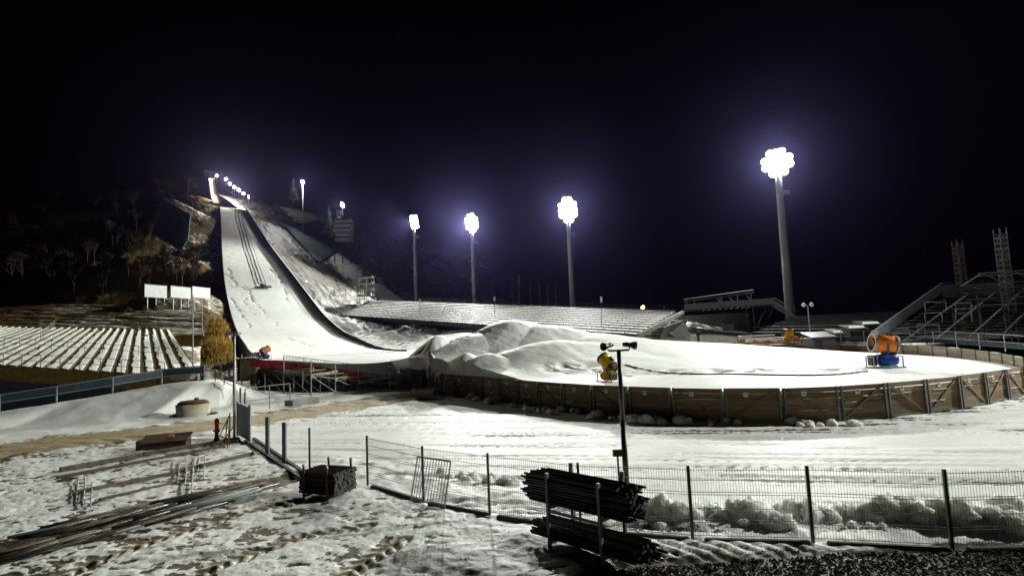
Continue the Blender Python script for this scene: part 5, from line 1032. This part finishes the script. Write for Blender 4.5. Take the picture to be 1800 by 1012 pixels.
# stack of pipes in a cradle
UC_ = MB(); UC_.tube((0, 0, 0), (0, 0, 1), 1, n=8, caps=False); PIPE = bpy.data.meshes.new('pipe'); PIPE.from_pydata(UC_.v, [], UC_.f); PIPE.materials.append(MAT['dark_steel'])
uc2 = MB(); uc2.lathe((0, 0, 0), (0, 0, 1), [(.3, .72), (0.0, .72), (0, 1), (1, 1), (1, .72), (.7, .72)], 8); PIPEH = bpy.data.meshes.new('pipe_hollow'); PIPEH.from_pydata(uc2.v, [], uc2.f); PIPEH.materials.append(MAT['dark_steel']); PIPEH.materials.append(MAT['pipe_end'])
for f in PIPEH.polygons: f.material_index = 1 if abs(f.normal.z) > .9 else 0
def pipe(parent, p0, p1, r, name='pipe', me=None):
    d = Vector(p1)-Vector(p0); q = d.to_track_quat('Z', 'Y').to_matrix().to_4x4(); M = Matrix.Translation(p0)@q@Matrix.Diagonal((r, r, d.length, 1)); return place(me or PIPEH, name, None, parent, M)
q0, q1 = gnd(525, 873), gnd(590, 879); d = (q1-q0); d.z = 0; d.normalize(); s_ = Vector((-d.y, d.x, 0)); L = 1.25; t = thing('pipe_stack', 'square stack of dark steel pipes strapped in a cradle on the snow', 'pipe stack', tuple(q0))
nx, nz_ = 12, 9; r_ = .037; base = q0+UP*.10
for j in range(nz_):
    for i in range(nx):
        o = s_*(r_*2*(i+.5)+(r_ if j % 2 else 0))+UP*(r_*1.76*j+r_); e = rn.uniform(-.03, .03); pipe(t, base+o+d*e, base+o+d*(L+e), r_)
for x in (.22, 1.02):
    mb = MB(); W_ = r_*2*nx+r_; H_ = r_*1.76*nz_+.06
    for y in (-.03, W_+.03): mb.beam(q0+d*x+s_*y-UP*.02, q0+d*x+s_*y+UP*(H_+.2), .05, .05)
    mb.beam(q0+d*x-s_*.03+UP*.05, q0+d*x+s_*(W_+.03)+UP*.05, .05, .06); mb.build('cradle', 'rust', t)
    for y in (-.03, W_+.03): mb = MB(); mb.tube(q0+d*x+s_*y+UP*(H_+.18), q0+d*x+s_*y+UP*(H_+.26), .05, .03, 8); mb.build('cradle_cap', 'galv', t)
# rack with tube bundles
q0, q1 = gnd(967, 962), gnd(1059, 992); d = (q1-q0); W_ = d.length; d.normalize(); s_ = Vector((-d.y, d.x, 0)); dp = .72; t = thing('tube_rack', 'grey steel rack loaded with two bundles of dark tubes in the snow', 'rack', tuple(q0))
for x in (0, W_):
    for y in (0, dp):
        b_ = q0+d*x+s_*y; mb = MB(); mb.beam(b_-UP*.1, b_+UP*1.42-s_*0, .06, .06, d); mb.build('upright', 'grey_green', t)
        if y: mb = MB(); mb.tube(b_+UP*1.40, b_+UP*1.50, .045, n=10); mb.build('stacking_cup', 'galv', t)
    for z in (.10, .76): mb = MB(); mb.beam(q0+d*x+UP*z, q0+d*x+s_*dp+UP*z, .05, .06); mb.build('cross_bar', 'grey_green', t)
for y in (0.0, dp):
    for z in (.70,): mb = MB(); mb.beam(q0+s_*y+UP*z+d*.03, q0+d*(W_-.03)+s_*y+UP*z, .04, .05); mb.build('long_bar', 'grey_green', t)
def bundle(z0, rows, nper, L, x0, seed, par):
    rn2 = random.Random(seed); r = .026
    for j in range(rows):
        for i in range(nper):
            o = s_*(.06+(dp-.12)*(i+.5+(.3 if j % 2 else 0))/nper)+UP*(z0+r+j*r*1.95); e = rn2.uniform(-.16, .16); tl = rn2.uniform(-.03, .03); tw = rn2.uniform(-.03, .03)
            a = q0+o+d*(x0+e); b = q0+o+d*(x0+e+L+rn2.uniform(-.15, .15))+UP*tl+s_*tw
            o_ = pipe(par, a, b, r*rn2.uniform(.85, 1.1), 'tube')
            if rn2.random() < .015: o_.material_slots[0].link = 'OBJECT'; o_.material_slots[0].material = MAT['red']
bundle(.79, 10, 12, 2.45, -.72, 2, t); bundle(.13, 5, 12, 2.5, -.5, 3, t)
for k in range(9):
    o = s_*(.05+.07*k)+UP*(.79+10*.051+.02); pipe(t, q0+o+d*(-.6+rn.uniform(-.1, .1)), q0+o+d*(1.75+rn.uniform(-.2, .2))+UP*rn.uniform(-.03, .05), .024, 'tube')
mb = MB(); c = q0+d*(W_+.12)+s_*(dp+.9); b2_ = gnd(1083, 880); mb.box((b2_.x, b2_.y-.6, 1.28), (.22, .1, .16)); mb.beam((b2_.x, b2_.y-.6, 0), (b2_.x, b2_.y-.6, 1.2), .04, .04); solo(mb, 'meter_box', 'dark_steel', 'small dark box on a stake behind the tube rack', 'box')

# ------------------------------------------------------------------ rails, beams and tubes lying in the yard
def lay(name, xa, ya, xb, yb, w_, h, m, label, group=None, cat='beam', n=1):
    a, b = gnd(xa, ya), gnd(xb, yb); a.z, b.z = zg(a.x, a.y)*.4+h*.6, zg(b.x, b.y)*.4+h*.6; mb = MB(); mb.beam(a, b, w_, h); return solo(mb, name, m, label, cat, group, bev=.01)
lay('timber_beam', 105, 830, 250, 803, .16, .16, 'old_timber', 'upper long timber beam lying parallel in front of the rusty box', None)
lay('timber_beam', 252, 802, 420, 774, .16, .16, 'old_timber', 'long timber beam leading from the rusty box towards the gate', None)
lay('timber_beam', 100, 841, 395, 786, .12, .10, 'old_timber', 'thinner long beam lying below the rusty box')
lay('timber_beam', 128, 870, 300, 836, .11, .12, 'old_timber', 'dark beam crossing the lattice frames in the yard')
lay('timber_beam', 300, 835, 445, 800, .11, .12, 'old_timber', 'dark beam running on towards the concrete gate track')
lay('timber_beam', 175, 880, 330, 845, .10, .08, 'old_timber', 'short dark beam lying half buried in trampled snow')
for k, (x0, y0, x1, y1) in enumerate([(432, 775, 530, 842), (446, 771, 545, 838)]):
    lay('gate_track', x0, y0, x1, y1, .13, .07, 'dark_concrete', ['inner concrete strip of the gate track running to the pipe stack', 'outer concrete strip of the gate track running to the pipe stack'][k], None, 'track')
rn = random.Random(44)
for k in range(46):
    u0 = rn.uniform(-.05, .62); ln = rn.uniform(.16, .38); v = rn.uniform(-14, 30); X_ = lambda u: -20+540*u; Y_ = lambda u: 968-128*u
    u1 = min(u0+ln, .99); a, b = gnd(X_(u0), Y_(u0)+v*(1.15-.5*u0)), gnd(X_(u1), Y_(u1)+v*(1.15-.5*u1)+rn.uniform(-4, 4))
    a.z = zg(a.x, a.y)+rn.uniform(.02, .12); b.z = zg(b.x, b.y)+rn.uniform(.02, .12); mb = MB(); mb.tube(a, b, rn.uniform(.022, .04), n=7); solo(mb, 'steel_tube', rn.choice(['dark_steel', 'dark_steel', 'old_timber', 'grey_green']), 'steel tube lying in the loose row of tubes across the yard', 'tube', 'tubes lying in the yard', smooth=True)
for k, (x, y) in enumerate([(140, 858), (152, 868), (330, 842), (318, 826), (352, 818)]):
    a, b = gnd(x, y+26), gnd(x+4, y-14); mb = MB(); s2_ = Vector((.11, 0, 0))
    for sg in (-1, 1): mb.tube(a+s2_*sg+UP*.05, b+s2_*sg+UP*.12, .018, n=6)
    for q in range(6): p_ = a.lerp(b, (q+.5)/6)+UP*.085; mb.tube(p_-s2_, p_+s2_, .014, n=5)
    solo(mb, 'ladder_frame', 'galv', 'small pale ladder frame lying across the beams in the yard', 'frame', 'ladder frames in the yard')

# ------------------------------------------------------------------ ploughed snow lumps
def lump(seed):
    import bmesh
    bm = bmesh.new(); bmesh.ops.create_icosphere(bm, subdivisions=4, radius=1.0); sd = seed*13.7
    for v in bm.verts:
        p = v.co.copy(); n1 = float(fbm(np.array(p.x*1.3+sd+p.z*.7), np.array(p.y*1.3-p.z*1.1+sd), seed, 4, .6)); n2 = float(vnoise(np.array(p.x*4+sd+p.z*3), np.array(p.y*4+p.z*2), seed+5)); n3 = float(vnoise(np.array(p.x*9+sd+p.z*6), np.array(p.y*9+p.z*5), seed+9)); k = .45+.85*n1+.20*n2+.09*n3
        v.co = Vector((p.x*k*1.15, p.y*k*.9, max(p.z*k*.95, -.55)))
    me = bpy.data.meshes.new('snow_lump'); bm.to_mesh(me); bm.free(); me.materials.append(MAT['snow_lump']); me.polygons.foreach_set('use_smooth', [True]*len(me.polygons)); return me
LM = [lump(k) for k in range(6)]
def put_lump(p, s, label, group):
    o = bpy.data.objects.new('snow_lump', rn.choice(LM)); COL.objects.link(o); o.location = (p.x, p.y, p.z+s*.2); o.rotation_euler = (rn.uniform(-.3, .3), rn.uniform(-.3, .3), rn.uniform(0, 6.28)); o.scale = (s*rn.uniform(.85, 1.2), s*rn.uniform(.85, 1.15), s*rn.uniform(.8, 1.15)); return props(o, label, 'snow lump', group)
for (x, y, s) in [(1318, 905, .34), (1352, 915, .26), (1375, 922, .22), (1295, 900, .26), (1425, 905, .30), (1395, 898, .26), (1165, 900, .28), (1195, 905, .24), (1145, 892, .24), (1220, 905, .2), (1250, 898, .2), (1565, 905, .34), (1600, 905, .32), (1625, 915, .26), (1535, 908, .2), (1505, 905, .22), (1480, 900, .18), (1690, 915, .36), (1660, 910, .28), (1740, 920, .3), (1775, 915, .42), (1790, 930, .3), (1455, 905, .2), (1340, 890, .22), (1270, 905, .18), (1720, 925, .25)]:
    p = gnd(x, y+6); p.z = zg(p.x, p.y); put_lump(p, s*1.05, 'rounded dirty snow lump in the ploughed ridge behind the mesh fence', 'snow lumps behind the mesh fence')
for k in range(40):
    x = rn.uniform(1130, 1800); y = rn.uniform(895, 932); p = gnd(x, y); p.z = zg(p.x, p.y); put_lump(p, rn.uniform(.06, .15), 'small snow clod at the foot of the ploughed ridge behind the mesh fence', 'clods of the ploughed ridge')
for (x, y, s) in [(830, 838, .2), (868, 842, .26), (858, 848, .18), (812, 835, .14), (885, 850, .2), (820, 845, .12), (900, 852, .16), (775, 830, .14), (790, 838, .12)]:
    p = gnd(x, y); p.z = zg(p.x, p.y); put_lump(p, s, 'greyish snow lump behind the fence near the leaning crowd barrier', 'snow lumps near the crowd barrier')
for k in range(46):
    i = rn.uniform(0, 9); a = RINGS[int(i*len(RINGS)/30)]; x = rn.uniform(795, 1560); y = float(np.interp(x, [780, 880, 1000, 1100, 1200, 1300, 1400, 1500, 1600], [692, 707, 725, 736, 743, 746, 746, 742, 732]))+rn.uniform(-3, 5); p = gnd(x, y); p.z = zg(p.x, p.y)
    put_lump(p, rn.uniform(.12, .34) if x < 1200 else rn.uniform(.10, .24), 'snow lump lying along the outer foot of the plank barrier', 'snow lumps along the plank barrier')
for k in range(3):
    p = gnd(925+k*22, 722+k*2); p.z = 0; put_lump(p, .2, 'broken white snow lump on the flat just off the barrier', 'broken lumps off the barrier')
for (x, y) in ((875, 700), (905, 703), (935, 706)):
    p = gnd(x, y); p.z = .25; put_lump(p, .62, 'big snow block piled against the plank barrier', 'snow blocks piled on the barrier')
# loose crumbs and gravel
def scatter(name, n, pick, smin, smax, m, label, cat):
    mb = MB(); tet = [Vector((1, 0, -.4)), Vector((-.5, .85, -.4)), Vector((-.5, -.85, -.4)), Vector((.1, .1, .75)), Vector((.55, .5, .2))]
    PT = [gnd(*pick()) for _ in range(n)]; ZZ = z_ground(np.array([p.x for p in PT]), np.array([p.y for p in PT]))[0]
    for p, z in zip(PT, ZZ):
        p.z = float(z); s = rn.uniform(smin, smax); a = rn.uniform(0, 6.28); c_, s2 = math.cos(a), math.sin(a)
        mb.add([p+Vector(((v.x*c_-v.y*s2)*s*rn.uniform(.7, 1.3), (v.x*s2+v.y*c_)*s, v.z*s*.8)) for v in tet], [(0, 1, 4), (1, 3, 4), (0, 4, 3), (1, 2, 3), (2, 0, 3)])
    return solo(mb, name, m, label, cat, kind='stuff')
def onp(x, y): p = gnd(x, y); p.z = zg(p.x, p.y); return p
def pk_gravel():
    x = rn.uniform(1040, 1860); return (x, rn.uniform(float(np.interp(x, [1040, 1100, 1300, 1500, 1800], [1010, 992, 980, 968, 956])), 1040))
scatter('gravel', 9000, pk_gravel, .012, .05, 'gravel', 'dark gravel strip along the front edge of the yard', 'gravel')
scatter('snow_crumbs', 350, lambda: (rn.uniform(380, 1180), rn.uniform(870, 1030)), .015, .04, 'snow_lump', 'loose snow crumbs scattered over the trampled yard', 'snow')
scatter('ridge_crumbs', 900, lambda: (rn.uniform(1120, 1830), rn.uniform(885, 938)), .02, .06, 'snow_lump', 'loose snow crumbs along the ploughed ridge', 'snow')
scatter('road_clods', 260, lambda: (rn.uniform(470, 660), rn.uniform(722, 748)), .02, .06, 'snow_lump', 'snow clods thrown beside the muddy road', 'snow')
# ------------------------------------------------------------------ night haze
mb = MB(); mb.obox((0, 300, 80), (420, 0, 0), (0, 420, 0), (0, 0, 83.5))
hz = mb.build('haze', 'snow'); hz['kind'] = 'stuff'
m = bpy.data.materials.new('haze'); m.use_nodes = True; nt = m.node_tree; nt.nodes.clear(); out = nt.nodes.new('ShaderNodeOutputMaterial'); pv = nt.nodes.new('ShaderNodeVolumePrincipled')
pv.inputs['Color'].default_value = (.42, .38, 1.0, 1); pv.inputs['Density'].default_value = HAZE; pv.inputs['Anisotropy'].default_value = .9
nt.links.new(pv.outputs[0], out.inputs['Volume']); hz.data.materials[0] = m
